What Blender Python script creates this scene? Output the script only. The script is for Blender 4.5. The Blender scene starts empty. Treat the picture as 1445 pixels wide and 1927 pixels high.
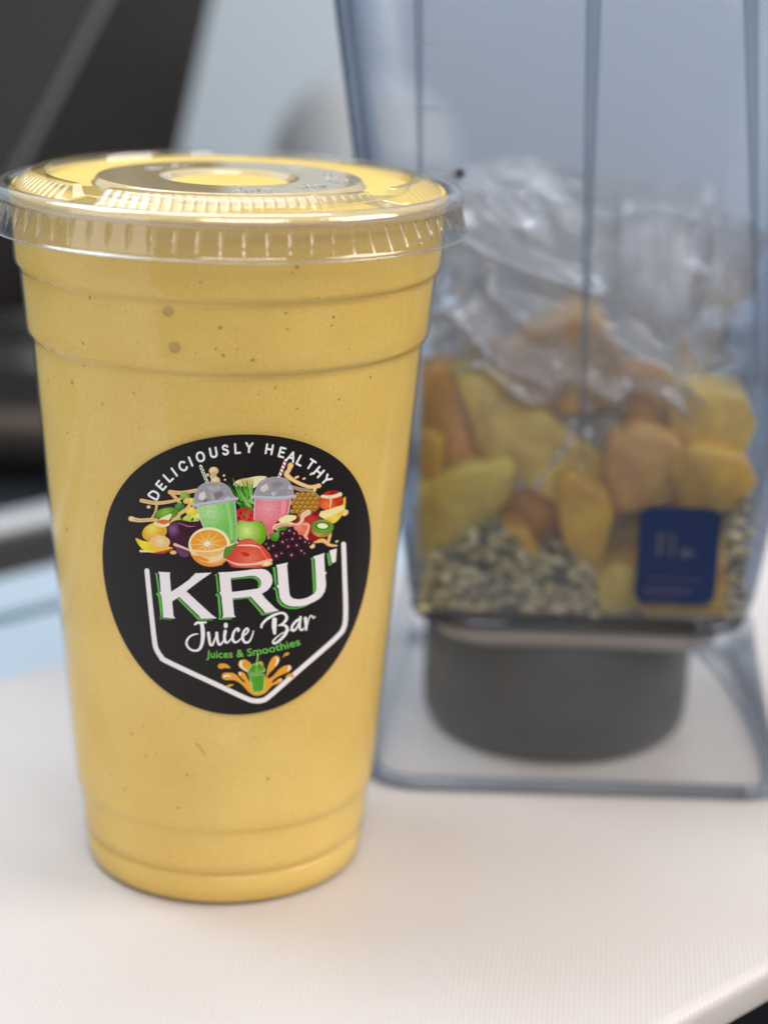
import bpy, bmesh, math, random
import numpy as np
from mathutils import Matrix, Vector

random.seed(7); rng = np.random.default_rng(7)
scene = bpy.context.scene
COL = scene.collection

# ------------------------------------------------------------------ camera
cam_d = bpy.data.cameras.new("camera")
cam = bpy.data.objects.new("camera", cam_d); COL.objects.link(cam)
cam_d.sensor_fit = 'HORIZONTAL'; cam_d.sensor_width = 36.0
cam_d.lens = 3827.0 / 1445.0 * 36.0
cam_d.clip_start = 0.01; cam_d.clip_end = 50
cam.matrix_world = (Matrix.Translation((0, 0, .2194)) @ Matrix.Rotation(math.radians(90 - 17.34), 4, 'X')
                    @ Matrix.Rotation(math.radians(1.83), 4, 'Z'))
cam_d.dof.use_dof = True; cam_d.dof.focus_distance = .4150; cam_d.dof.aperture_fstop = 8.0
scene.camera = cam

# ------------------------------------------------------------------ world, lamps, exposure
world = bpy.data.worlds.new("World"); scene.world = world; world.use_nodes = True
bg = world.node_tree.nodes['Background']
bg.inputs[0].default_value = (.93, .96, 1.0, 1); bg.inputs[1].default_value = .30

def area(name, loc, target, sx, sy, power, color):
    l = bpy.data.lights.new(name, 'AREA'); l.shape = 'RECTANGLE'; l.size = sx; l.size_y = sy
    l.energy = power; l.color = color
    o = bpy.data.objects.new(name, l); COL.objects.link(o); o.location = loc
    o.rotation_euler = (Vector(target) - Vector(loc)).to_track_quat('-Z', 'Y').to_euler()
    return o
area("window_light_right", (.95, .25, .75), (0, .45, .07), .70, .60, 8.5, (1.0, .94, .87))
area("window_light_left", (-.75, -.10, .38), (-.03, .45, .09), .75, .50, 1.2, (1.0, .97, .93))
area("window_light_front", (.16, -.52, .90), (-.03, .45, .09), .80, .40, 6.2, (1.0, .97, .93))
area("ceiling_light", (-.05, .75, 1.25), (0, .65, 0), .9, .5, 5.2, (.96, .98, 1.0))
area("window_light_back", (-.50, .62, .80), (-.10, .80, .0), .5, .3, 4.0, (.66, .83, 1.0))
scene.view_settings.view_transform = 'Standard'; scene.view_settings.look = 'None'
scene.view_settings.exposure = 0.06; scene.view_settings.gamma = 1.0
scene.view_settings.use_curve_mapping = False
scene.render.engine = 'CYCLES'
cy = scene.cycles
cy.use_denoising = True; cy.use_adaptive_sampling = True; cy.adaptive_threshold = .02
cy.max_bounces = 12; cy.transparent_max_bounces = 24; cy.transmission_bounces = 8
cy.diffuse_bounces = 3; cy.glossy_bounces = 5; cy.caustics_reflective = False; cy.caustics_refractive = False
cy.sample_clamp_indirect = 6.0

# ------------------------------------------------------------------ helpers
def s2l(c):
    c = np.asarray(c, float) / 255.0
    return np.where(c <= .04045, c / 12.92, ((c + .055) / 1.055) ** 2.4)

def tag(o, label=None, cat=None, group=None, kind=None):
    if label: o['label'] = label
    if cat: o['category'] = cat
    if group: o['group'] = group
    if kind: o['kind'] = kind
    return o

def empty(name, loc):
    o = bpy.data.objects.new(name, None); COL.objects.link(o); o.location = loc
    o.empty_display_size = .01
    return o

def mesh(name, verts, faces, mat, parent=None, smooth=True, origin=None):
    me = bpy.data.meshes.new(name)
    v = np.asarray(verts, float)
    base = Vector(parent.matrix_basis.translation) if parent else None
    p = parent
    off = np.zeros(3)
    while p is not None:
        off += np.array(p.location); p = p.parent
    if origin is None and parent is None: origin = (0, 0, 0)
    o3 = np.array(origin) if origin is not None else off
    me.from_pydata((v - o3).tolist(), [], [list(map(int, f)) for f in faces])
    me.materials.append(mat)
    if smooth: me.polygons.foreach_set('use_smooth', [True] * len(me.polygons))
    me.update()
    o = bpy.data.objects.new(name, me); COL.objects.link(o)
    if parent: o.parent = parent; o.location = (o3 - off).tolist()
    else: o.location = o3.tolist()
    return o

def grid_faces(nr, nc, wrap=False, flip=False):
    F = []
    for i in range(nr - 1):
        for j in range(nc if wrap else nc - 1):
            a, b = i * nc + j, i * nc + (j + 1) % nc
            c, d = b + nc, a + nc
            F.append((a, d, c, b) if flip else (a, b, c, d))
    return F

def revolve(prof, n, cx, cy_, wob=None):
    th = np.linspace(0, 2 * math.pi, n, endpoint=False)
    V = []
    for r, z in prof:
        V.append(np.stack([cx + r * np.sin(th), cy_ - r * np.cos(th), np.full(n, z)], 1))
    return np.concatenate(V), grid_faces(len(prof), n, wrap=True)

def bm_obj(name, bm, mat, parent=None, smooth=True, origin=None):
    me = bpy.data.meshes.new('tmp'); bm.to_mesh(me); bm.free()
    V = np.array([v.co[:] for v in me.vertices]); F = [tuple(p.vertices) for p in me.polygons]
    bpy.data.meshes.remove(me)
    return mesh(name, V, F, mat, parent, smooth, origin)

# ------------------------------------------------------------------ materials
def new_mat(name):
    m = bpy.data.materials.new(name); m.use_nodes = True
    nt = m.node_tree; nt.nodes.clear()
    out = nt.nodes.new('ShaderNodeOutputMaterial')
    return m, nt, nt.nodes, nt.links, out

def principled(name, color, rough=.5, metal=0., spec=.5, noise=None, bump=None, coat=0., sss=None, aniso=None, attr=None):
    m, nt, N, L, out = new_mat(name)
    p = N.new('ShaderNodeBsdfPrincipled'); L.new(p.outputs[0], out.inputs[0])
    p.inputs['Base Color'].default_value = (*color, 1); p.inputs['Roughness'].default_value = rough
    p.inputs['Metallic'].default_value = metal; p.inputs['Specular IOR Level'].default_value = spec
    p.inputs['Coat Weight'].default_value = coat; p.inputs['Coat Roughness'].default_value = .05
    tc = N.new('ShaderNodeTexCoord')
    if noise:                              # (scale, amount)
        n = N.new('ShaderNodeTexNoise'); n.inputs['Scale'].default_value = noise[0]; n.inputs['Detail'].default_value = 5
        L.new(tc.outputs['Object'], n.inputs['Vector'])
        mx = N.new('ShaderNodeMix'); mx.data_type = 'RGBA'
        a = noise[1]
        mx.inputs[6].default_value = (*[c * (1 - a) for c in color], 1)
        mx.inputs[7].default_value = (*[min(1, c * (1 + a)) for c in color], 1)
        L.new(n.outputs['Fac'], mx.inputs[0]); L.new(mx.outputs[2], p.inputs['Base Color'])
    if bump:                               # (scale, strength, distance)
        b = N.new('ShaderNodeTexNoise'); b.inputs['Scale'].default_value = bump[0]; b.inputs['Detail'].default_value = 4
        L.new(tc.outputs['Object'], b.inputs['Vector'])
        bn = N.new('ShaderNodeBump'); bn.inputs['Strength'].default_value = bump[1]; bn.inputs['Distance'].default_value = bump[2]
        L.new(b.outputs['Fac'], bn.inputs['Height']); L.new(bn.outputs[0], p.inputs['Normal'])
    if sss:
        p.inputs['Subsurface Weight'].default_value = sss[0]; p.inputs['Subsurface Radius'].default_value = sss[1]
        p.inputs['Subsurface Scale'].default_value = 1.0
    if attr:
        at = N.new('ShaderNodeAttribute'); at.attribute_name = attr; L.new(at.outputs['Color'], p.inputs['Base Color'])
    return m

def clear_plastic(name, tint=(1, 1, 1), edge=None, f0=.08, rough=.03, haze=0., hazecol=(.8, .8, .8), bump=None, edgepow=2.0, fpow=5.0):
    """thin clear sheet: transmits straight through, reflects by a Schlick curve, edge tint = longer path in the sheet"""
    m, nt, N, L, out = new_mat(name)
    lw = N.new('ShaderNodeLayerWeight'); lw.inputs[0].default_value = .5
    pw = N.new('ShaderNodeMath'); pw.operation = 'POWER'; pw.inputs[1].default_value = fpow
    L.new(lw.outputs['Facing'], pw.inputs[0])
    ma = N.new('ShaderNodeMath'); ma.operation = 'MULTIPLY_ADD'; ma.inputs[1].default_value = 1 - f0; ma.inputs[2].default_value = f0
    L.new(pw.outputs[0], ma.inputs[0])
    tr = N.new('ShaderNodeBsdfTransparent'); tr.inputs[0].default_value = (*tint, 1)
    if edge:
        mx = N.new('ShaderNodeMix'); mx.data_type = 'RGBA'
        mx.inputs[6].default_value = (*tint, 1); mx.inputs[7].default_value = (*edge, 1)
        p2 = N.new('ShaderNodeMath'); p2.operation = 'POWER'; p2.inputs[1].default_value = edgepow
        L.new(lw.outputs['Facing'], p2.inputs[0]); L.new(p2.outputs[0], mx.inputs[0]); L.new(mx.outputs[2], tr.inputs[0])
    gl = N.new('ShaderNodeBsdfGlossy'); gl.inputs['Roughness'].default_value = rough
    body = tr.outputs[0]
    if haze:
        df = N.new('ShaderNodeBsdfDiffuse'); df.inputs[0].default_value = (*hazecol, 1)
        hm = N.new('ShaderNodeMixShader'); hm.inputs[0].default_value = haze
        L.new(tr.outputs[0], hm.inputs[1]); L.new(df.outputs[0], hm.inputs[2]); body = hm.outputs[0]
    mix = N.new('ShaderNodeMixShader'); L.new(ma.outputs[0], mix.inputs[0]); L.new(body, mix.inputs[1]); L.new(gl.outputs[0], mix.inputs[2])
    if bump:
        tc = N.new('ShaderNodeTexCoord')
        b = N.new('ShaderNodeTexNoise'); b.inputs['Scale'].default_value = bump[0]; b.inputs['Detail'].default_value = 3
        L.new(tc.outputs['Object'], b.inputs['Vector'])
        bn = N.new('ShaderNodeBump'); bn.inputs['Strength'].default_value = bump[1]; bn.inputs['Distance'].default_value = bump[2]
        L.new(b.outputs['Fac'], bn.inputs['Height']); L.new(bn.outputs[0], gl.inputs['Normal']); L.new(bn.outputs[0], lw.inputs['Normal'])
    L.new(mix.outputs[0], out.inputs[0])
    return m

# ================================================================== SETTING
DD = np.array([.715, .699]); NN = np.array([-.699, .715])     # long and cross direction of counter and board
def uv(d, n, z): return (DD[0] * d + NN[0] * n, DD[1] * d + NN[1] * n, z)

M_wall = principled('wall_steel', (.595, .645, .685), .38, noise=(3.0, .06), bump=(9, .05, .01))
W = mesh('wall', [(-1.6, 1.12, -.3), (1.6, 1.12, -.3), (1.6, 1.12, 1.1), (-1.6, 1.12, 1.1)], [(0, 1, 2, 3)], M_wall, smooth=False)
tag(W, kind='structure')

def steel(name, col=(.62, .66, .70), rough=.22):
    m, nt, N, L, out = new_mat(name)
    p = N.new('ShaderNodeBsdfPrincipled'); L.new(p.outputs[0], out.inputs[0])
    p.inputs['Metallic'].default_value = 1; p.inputs['Base Color'].default_value = (*col, 1)
    tc = N.new('ShaderNodeTexCoord'); mp = N.new('ShaderNodeMapping'); mp.inputs['Scale'].default_value = (6, 260, 40)
    n = N.new('ShaderNodeTexNoise'); n.inputs['Scale'].default_value = 3; n.inputs['Detail'].default_value = 3
    L.new(tc.outputs['Object'], mp.inputs[0]); L.new(mp.outputs[0], n.inputs['Vector'])
    mr = N.new('ShaderNodeMapRange'); mr.inputs[3].default_value = rough * .7; mr.inputs[4].default_value = rough * 1.4
    L.new(n.outputs['Fac'], mr.inputs[0]); L.new(mr.outputs[0], p.inputs['Roughness'])
    return m
M_steel = principled('pale_counter', (.58, .66, .74), .30, noise=(6, .08), bump=(300, .05, .0005))
ct = mesh('counter', [uv(-1.2, .245, -.0105), uv(1.6, .245, -.0105), uv(1.6, 1.4, -.0105), uv(-1.2, 1.4, -.0105)], [(0, 1, 2, 3)], M_steel, smooth=False)
tag(ct, kind='structure')
M_front = principled('dark_counter_edge', (.035, .038, .045), .35, metal=.6, noise=(30, .2))
mesh('front_edge', [uv(-1.2, .243, -.0106), uv(1.6, .243, -.0106), uv(1.6, .243, -.08), uv(-1.2, .243, -.08)], [(3, 2, 1, 0)], M_front, ct, False)
M_dark = principled('floor_shadow_black', (.018, .02, .026), .45, noise=(20, .3))  # floor colour, also used for the shadow painted under the machine
fl = mesh('floor', [(-1.6, -1, -.35), (1.6, -1, -.35), (1.6, 1.2, -.35), (-1.6, 1.2, -.35)], [(0, 1, 2, 3)], M_dark, smooth=False)
tag(fl, kind='structure')

# ---- cutting board
def board_mat():
    m, nt, N, L, out = new_mat('white_board_plastic')
    p = N.new('ShaderNodeBsdfPrincipled'); L.new(p.outputs[0], out.inputs[0])
    p.inputs['Roughness'].default_value = .33; p.inputs['Specular IOR Level'].default_value = .4
    p.inputs['Subsurface Weight'].default_value = .15; p.inputs['Subsurface Radius'].default_value = (.004, .003, .0025)
    p.inputs['Subsurface Scale'].default_value = 1
    tc = N.new('ShaderNodeTexCoord')
    n = N.new('ShaderNodeTexNoise'); n.inputs['Scale'].default_value = 14; n.inputs['Detail'].default_value = 4
    L.new(tc.outputs['Object'], n.inputs['Vector'])
    cr = N.new('ShaderNodeValToRGB')
    cr.color_ramp.elements[0].position = .3; cr.color_ramp.elements[0].color = (.680, .618, .592, 1)
    cr.color_ramp.elements[1].position = .75; cr.color_ramp.elements[1].color = (.730, .670, .646, 1)
    L.new(n.outputs['Fac'], cr.inputs[0])
    # juice stains with shapes of their own
    n2 = N.new('ShaderNodeTexNoise'); n2.inputs['Scale'].default_value = 22; n2.inputs['Detail'].default_value = 2
    mp0 = N.new('ShaderNodeMapping'); mp0.inputs['Location'].default_value = (.36, .12, 0)
    L.new(tc.outputs['Object'], mp0.inputs[0]); L.new(mp0.outputs[0], n2.inputs['Vector'])
    r2 = N.new('ShaderNodeMapRange'); r2.inputs[1].default_value = .66; r2.inputs[2].default_value = .82; r2.inputs[4].default_value = .35
    L.new(n2.outputs['Fac'], r2.inputs[0])
    mx = N.new('ShaderNodeMix'); mx.data_type = 'RGBA'; mx.inputs[7].default_value = (.74, .56, .52, 1)
    L.new(r2.outputs[0], mx.inputs[0]); L.new(cr.outputs[0], mx.inputs[6]); L.new(mx.outputs[2], p.inputs['Base Color'])
    # fine moulded grooves
    mp = N.new('ShaderNodeMapping'); mp.inputs['Rotation'].default_value = (0, 0, math.radians(6))
    L.new(tc.outputs['Object'], mp.inputs[0])
    wv = N.new('ShaderNodeTexWave'); wv.wave_type = 'BANDS'; wv.bands_direction = 'X'
    wv.inputs['Scale'].default_value = 1 / (.00105 * 20) * 2 * math.pi; wv.inputs['Distortion'].default_value = .25
    wv.inputs['Detail'].default_value = 1; wv.inputs['Detail Scale'].default_value = 2
    L.new(mp.outputs[0], wv.inputs['Vector'])
    b1 = N.new('ShaderNodeBump'); b1.inputs['Strength'].default_value = .16; b1.inputs['Distance'].default_value = .00025
    L.new(wv.outputs['Fac'], b1.inputs['Height'])
    n3 = N.new('ShaderNodeTexNoise'); n3.inputs['Scale'].default_value = 900; L.new(tc.outputs['Object'], n3.inputs['Vector'])
    b2 = N.new('ShaderNodeBump'); b2.inputs['Strength'].default_value = .12; b2.inputs['Distance'].default_value = .0002
    L.new(n3.outputs['Fac'], b2.inputs['Height']); L.new(b1.outputs[0], b2.inputs['Normal']); L.new(b2.outputs[0], p.inputs['Normal'])
    return m
bm = bmesh.new()
bv = [bm.verts.new(uv(d, n, z)) for z in (-.010, 0.) for d, n in ((.02, .2160), (.62, .2160), (.62, .457), (.02, .457))]
for f in ((3, 2, 1, 0), (4, 5, 6, 7), (0, 1, 5, 4), (1, 2, 6, 5), (2, 3, 7, 6), (3, 0, 4, 7)): bm.faces.new([bv[i] for i in f])
ver = [e for e in bm.edges if abs(e.verts[0].co.z - e.verts[1].co.z) > .001]
bmesh.ops.bevel(bm, geom=ver, offset=.02, segments=8, affect='EDGES', profile=.5)
hor = [e for e in bm.edges if abs(e.verts[0].co.z - e.verts[1].co.z) < 1e-5 and len(e.link_faces) == 2 and
       abs(e.link_faces[0].normal.z - e.link_faces[1].normal.z) > .5]
bmesh.ops.bevel(bm, geom=hor, offset=.0028, segments=5, affect='EDGES', profile=.5)
bd = bm_obj('cutting_board', bm, board_mat(), origin=uv(.3, .34, -.010))
bd.data.polygons.foreach_set('use_smooth', [abs(p.normal.z) < .999 for p in bd.data.polygons])
tag(bd, 'white plastic cutting board under the smoothie cup and the blender jar', 'cutting board')

# ================================================================== SMOOTHIE CUP
AX = np.array([-.0352, .4361])
cup = empty('smoothie_cup', (AX[0], AX[1], 0))
tag(cup, 'clear plastic cup of yellow smoothie with flat lid and black round sticker', 'cup')
PROF = [(0., 30.4), (.25, 31.2), (1.2, 32.0), (7.0, 32.75), (7.5, 32.55), (7.9, 32.05), (8.3, 32.5), (8.8, 32.98), (17.8, 33.7), (18.9, 33.85), (19.5, 34.3), (20.2, 34.65), (27, 35.2),
        (115, 41.9), (122.2, 42.40), (123.2, 42.48), (123.8, 42.85), (124.4, 43.5), (125.1, 43.8), (128, 44.0), (137.2, 44.82), (138.2, 44.9), (138.8, 45.3), (139.4, 45.85), (140.2, 46.05), (152.5, 46.9)]
PROF = [(z / 1000, r / 1000) for z, r in PROF]
def dens(P, step=.0022):
    out = []
    for (z0, r0), (z1, r1) in zip(P[:-1], P[1:]):
        k = max(1, int(math.hypot(z1 - z0, r1 - r0) / step))
        out += [(z0 + (z1 - z0) * i / k, r0 + (r1 - r0) * i / k) for i in range(k)]
    return out + [P[-1]]
def rad(z): return float(np.interp(z, [p[0] for p in PROF], [p[1] for p in PROF]))

# smoothie body
def smoothie_mat():
    m, nt, N, L, out = new_mat('mango_smoothie')
    p = N.new('ShaderNodeBsdfPrincipled'); L.new(p.outputs[0], out.inputs[0])
    p.inputs['Roughness'].default_value = .55; p.inputs['Specular IOR Level'].default_value = .15
    p.inputs['Subsurface Weight'].default_value = .25; p.inputs['Subsurface Radius'].default_value = (.004, .0022, .0006)
    p.inputs['Subsurface Scale'].default_value = 1
    tc = N.new('ShaderNodeTexCoord')
    n = N.new('ShaderNodeTexNoise'); n.inputs['Scale'].default_value = 34; n.inputs['Detail'].default_value = 3
    L.new(tc.outputs['Object'], n.inputs['Vector'])
    n2 = N.new('ShaderNodeTexNoise'); n2.inputs['Scale'].default_value = 1500; n2.inputs['Detail'].default_value = 2
    L.new(tc.outputs['Object'], n2.inputs['Vector'])
    ad = N.new('ShaderNodeMath'); ad.operation = 'MULTIPLY_ADD'; ad.inputs[1].default_value = .48
    L.new(n2.outputs['Fac'], ad.inputs[0]); L.new(n.outputs['Fac'], ad.inputs[2])
    cr = N.new('ShaderNodeValToRGB'); e = cr.color_ramp.elements
    e[0].position = .45; e[0].color = (.735, .478, .108, 1); e[1].position = 1.0; e[1].color = (.862, .612, .190, 1)
    L.new(ad.outputs[0], cr.inputs[0])
    # minute pale and brown fibres
    vo = N.new('ShaderNodeTexVoronoi'); vo.inputs['Scale'].default_value = 420; L.new(tc.outputs['Object'], vo.inputs['Vector'])
    sp = N.new('ShaderNodeMath'); sp.operation = 'LESS_THAN'; sp.inputs[1].default_value = .10; L.new(vo.outputs['Distance'], sp.inputs[0])
    sr = N.new('ShaderNodeSeparateColor'); L.new(vo.outputs['Color'], sr.inputs[0])
    gt = N.new('ShaderNodeMath'); gt.operation = 'GREATER_THAN'; gt.inputs[1].default_value = .72; L.new(sr.outputs[0], gt.inputs[0])
    mm = N.new('ShaderNodeMath'); mm.operation = 'MULTIPLY'; L.new(sp.outputs[0], mm.inputs[0]); L.new(gt.outputs[0], mm.inputs[1])
    mq = N.new('ShaderNodeMath'); mq.operation = 'MULTIPLY'; mq.inputs[1].default_value = .45; L.new(mm.outputs[0], mq.inputs[0])
    cm = N.new('ShaderNodeMix'); cm.data_type = 'RGBA'; cm.inputs[6].default_value = (.86, .70, .33, 1); cm.inputs[7].default_value = (.36, .22, .05, 1)
    g2 = N.new('ShaderNodeMath'); g2.operation = 'GREATER_THAN'; g2.inputs[1].default_value = .6; L.new(sr.outputs[1], g2.inputs[0]); L.new(g2.outputs[0], cm.inputs[0])
    mx = N.new('ShaderNodeMix'); mx.data_type = 'RGBA'; L.new(mq.outputs[0], mx.inputs[0]); L.new(cr.outputs[0], mx.inputs[6]); L.new(cm.outputs[2], mx.inputs[7])
    L.new(mx.outputs[2], p.inputs['Base Color'])
    b = N.new('ShaderNodeBump'); b.inputs['Strength'].default_value = .25; b.inputs['Distance'].default_value = .0003
    L.new(n2.outputs['Fac'], b.inputs['Height']); L.new(b.outputs[0], p.inputs['Normal'])
    return m
M_smoothie = smoothie_mat()
dp = dens(PROF)
pr = [(max(r - .0005, .001), max(z, .0006)) for z, r in dp]
ztop = .1556
pr = [(.0001, .0006)] + pr + [(.0467, ztop - .0009), (.0462, ztop - .0002)] + [(.0440, .1559), (.0380, .1562), (.0300, .1562), (.0275, .1556), (.0255, .1548), (.0225, .1546), (.0175, .1548), (.0155, .1556), (.0140, .1560), (.0100, .1561), (.0001, .1561)]
V, F = revolve(pr, 220, *AX)
mesh('smoothie', V, F, M_smoothie, cup)

M_cup = clear_plastic('cup_plastic', f0=.034, rough=.06, bump=(55, .06, .002), fpow=6.5)
V, F = revolve([(r, z) for z, r in dp] + [(.0478, .1532), (.0485, .1540), (.0482, .1549), (.0472, .1550), (.0468, .1542)], 220, *AX)
mesh('cup_wall', V, F, M_cup, cup)
# base disc of the cup
V, F = revolve([(.0004, .0005), (.0304, .0003)], 96, *AX)
mesh('cup_base', V, F, M_cup, cup)

# ---- pulp specks pressed against the wall, two pale bubbles and a fibre
def surf(th, z, off=0.):
    r = rad(z) + off
    return np.array([AX[0] + r * math.sin(th), AX[1] - r * math.cos(th), z])
SP = [(-0.041, 143.1, 0.33), (0.042, 133.9, 0.44), (0.336, 136.8, 0.38), (0.346, 133.5, 0.33), (0.564, 133.6, 0.33), (0.023, 129.5, 0.33), (0.057, 128.2, 0.44), (0.191, 127.3, 0.44), (-0.592, 137.6, 0.44), (-0.661, 127.7, 0.55), (0.371, 146.2, 0.55), (0.784, 146.4, 0.44), (-1.062, 116.1, 0.44), (-0.799, 118.1, 0.55), (-0.883, 106.5, 0.33), (-0.992, 83.7, 0.55), (-0.218, 24.9, 0.49), (-0.155, 33.3, 0.44), (0.345, 32.2, 0.44), (-0.522, 40.8, 0.44), (-0.602, 26.5, 0.44), (-0.728, 28.8, 0.33), (0.572, 135.3, 0.44), (0.852, 120.9, 0.33), (0.653, 117.4, 0.33), (-0.102, 142.1, 0.27), (-0.583, 115.3, 0.33), (-0.693, 122.4, 0.33), (-0.252, 117.1, 0.22), (0.255, 42.5, 0.22), (0.309, 121.1, 0.33), (-0.43, 43.5, 0.27), (-0.391, 118.7, 0.33), (0.479, 139.7, 0.27), (-0.426, 36.2, 0.33), (0.42, 116.4, 0.27)]
for _ in range(64): SP.append((random.uniform(-1.2, 1.2), random.uniform(4, 146), random.uniform(.1, .24)))
def dabs(specs, off, n=9, jit=(.72, 1.1), stretch=(.5, 1.0)):
    V, F = [], []
    for th, zmm, r in specs:
        z = zmm / 1000; r = r / 1000; b = len(V)
        a0 = random.uniform(0, 6.28); st = random.uniform(*stretch)
        V.append(surf(th, z, off + .00005))
        for i in range(n):
            a = i / n * 6.283; rr = r * random.uniform(*jit)
            x, y = rr * math.cos(a) * st, rr * math.sin(a)
            x, y = x * math.cos(a0) - y * math.sin(a0), x * math.sin(a0) + y * math.cos(a0)
            V.append(surf(th + x / rad(z), z + y, off))
        F += [(b, b + 1 + i, b + 1 + (i + 1) % n) for i in range(n)]
    return V, F
M_speck = principled('brown_pulp', (.46, .29, .065), .6)
V, F = dabs(SP, -.00042)
tag(mesh('pulp_specks', V, F, M_speck, cup), kind='stuff')
M_bub = principled('air_bubble', (.54, .36, .125), .5, noise=(900, .25))
for th, z, r in ((-0.192, 136.7, 1.15), (-0.167, 129.4, 1.2)):
    V, F = dabs([(th, z, r)], -.00040, 26, (.93, 1.04), (.9, 1.0)); mesh('air_bubble', V, F, M_bub, cup)
M_fib = principled('fibre', (.12, .06, .03), .6)
V, F = [], []
for i, (th, z) in enumerate([(-0.100, 41.4), (-0.082, 41.0), (-0.064, 40.1), (-0.050, 39.2), (-0.040, 38.6)]):
    V += [surf(th - .0012, z / 1000 - .00005, .0001), surf(th + .0012, z / 1000 + .00005, .0001)]
F = [(2 * i, 2 * i + 1, 2 * i + 3, 2 * i + 2) for i in range(4)]
mesh('fibre', V, F, M_fib, cup)

# ---- lid
TILT = .020
def lidz(x, y, z): return z - (y - AX[1] + .0425) * TILT
def gate(th, c, hw, soft):
    d = np.abs((th - c + math.pi) % (2 * math.pi) - math.pi)
    return np.clip((d - hw) / soft, 0, 1)
def ss(x): x = np.clip(x, 0, 1); return x * x * (3 - 2 * x)
def lid_h(r, th):           # mm above z = 150
    z = np.full_like(r, 7.0)
    # centre well
    z = np.where(r < 11.5, 6.6, z)
    z = np.where((r >= 11.5) & (r < 15.6), 6.6 + 1.6 * ss((r - 11.5) / 4.1), z)
    # disc
    z = np.where((r >= 15.6) & (r < 28), 8.2, z)
    z = np.where((r >= 28) & (r < 29.4), 8.2 - 1.4 * ss((r - 28) / 1.4), z)
    z = np.where((r >= 29.4) & (r < 38.3), 6.8, z)
    # broken ribbed ridge (az measured from the front, + to the right)
    az = th
    g = gate(az, math.radians(-38), math.radians(4.5), math.radians(2.0)) * gate(az, math.radians(53), math.radians(4.5), math.radians(2.0)) * gate(az, math.radians(184), math.radians(4.5), math.radians(2.0))
    up = ss((r - 38.3) / 1.1); dn = 1 - np.clip((r - 41.4) / 4.2, 0, 1)
    base = np.where(r > 38.3, 6.8 - .6 * np.clip((r - 38.3) / 7.3, 0, 1), 0)
    crest = np.where(r < 41.4, up, dn)
    z = np.where(r >= 38.3, base + (9.4 - base) * crest * g, z)
    slope = (r > 41.7) & (r < 45.5)
    rib = np.clip(1 - np.abs(((az * 122 / (2 * math.pi)) % 1) - .5) / .20, 0, 1)
    z = z + np.where(slope, .30 * rib * g * np.sin((r - 41.7) / 3.8 * math.pi) ** .6, 0)
    # groove then inner face of the rim
    z = np.where(r > 45.6, 6.2 + .9 * ss((r - 45.9) / 1.5), z)
    return z
rr = np.concatenate([np.linspace(.05, 11.4, 8), np.linspace(11.5, 15.6, 12), np.linspace(16, 27.9, 12), np.linspace(28, 29.4, 7), np.linspace(30, 38.2, 8), np.linspace(38.3, 39.5, 8), np.linspace(39.8, 41.3, 5), np.linspace(41.4, 45.6, 24), np.linspace(45.8, 47.6, 9)])
NT = 1464
th = np.linspace(-math.pi, math.pi, NT, endpoint=False)
R2, T2 = np.meshgrid(rr, th, indexing='ij')
H = lid_h(R2, T2)
def lid_pts(R, T, Zmm):
    x = AX[0] + R / 1000 * np.sin(T); y = AX[1] - R / 1000 * np.cos(T)
    z = .150 + Zmm / 1000
    return np.stack([x.ravel(), y.ravel(), (z - (y - AX[1] + .0425) * TILT).ravel()], 1)
M_lid = clear_plastic('lid_plastic', tint=(.985, .985, .975), edge=(.80, .80, .78), f0=.085, rough=.03, haze=.20, hazecol=(.82, .81, .79), edgepow=4, fpow=3.6)
M_ridge = clear_plastic('lid_ridge_plastic', tint=(.985, .985, .975), edge=(.60, .57, .48), f0=.10, rough=.03, edgepow=4.0, fpow=6.5)
M_wet = clear_plastic('wet_lid_plastic', tint=(.99, .99, .98), edge=(.86, .86, .84), f0=.05, rough=.03, edgepow=4, fpow=6.5)
kd = int(np.argmin(np.abs(rr - 29.4))) + 1
kr = int(np.argmin(np.abs(rr - 38.3))) + 1
lid = mesh('lid', lid_pts(R2[kd - 1:kr], T2[kd - 1:kr], H[kd - 1:kr]), grid_faces(kr - kd + 1, NT, wrap=True), M_wet, cup, origin=(AX[0], AX[1], .150))
mesh('ribbed_ridge', lid_pts(R2[kr - 1:], T2[kr - 1:], H[kr - 1:]), grid_faces(len(rr) - kr + 1, NT, wrap=True), M_ridge, lid)
mesh('centre_disc', lid_pts(R2[:kd], T2[:kd], H[:kd]), grid_faces(kd, NT, wrap=True), M_lid, lid)
tag(lid, 'flat clear lid with ribbed skirt and sunken centre')
# rim bead
bead = [(47.6, 7.0), (48.0, 7.12), (48.6, 7.1), (49.2, 6.85), (49.8, 6.35), (50.15, 5.7), (50.25, 5.0), (50.15, 4.5), (49.95, 4.2), (49.75, 4.1)]
Rb, Tb = np.meshgrid([p[0] for p in bead], np.linspace(-math.pi, math.pi, 360, endpoint=False), indexing='ij')
Zb = np.repeat(np.array([p[1] for p in bead])[:, None], 360, 1)
M_bead = clear_plastic('lid_rim_plastic', tint=(.95, .95, .94), edge=(.72, .72, .72), f0=.22, rough=.06, haze=.14, hazecol=(.85, .85, .86), bump=(420, .12, .0006))
mesh('rim_bead', lid_pts(Rb, Tb, Zb), grid_faces(len(bead), 360, wrap=True), M_bead, lid)
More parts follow.
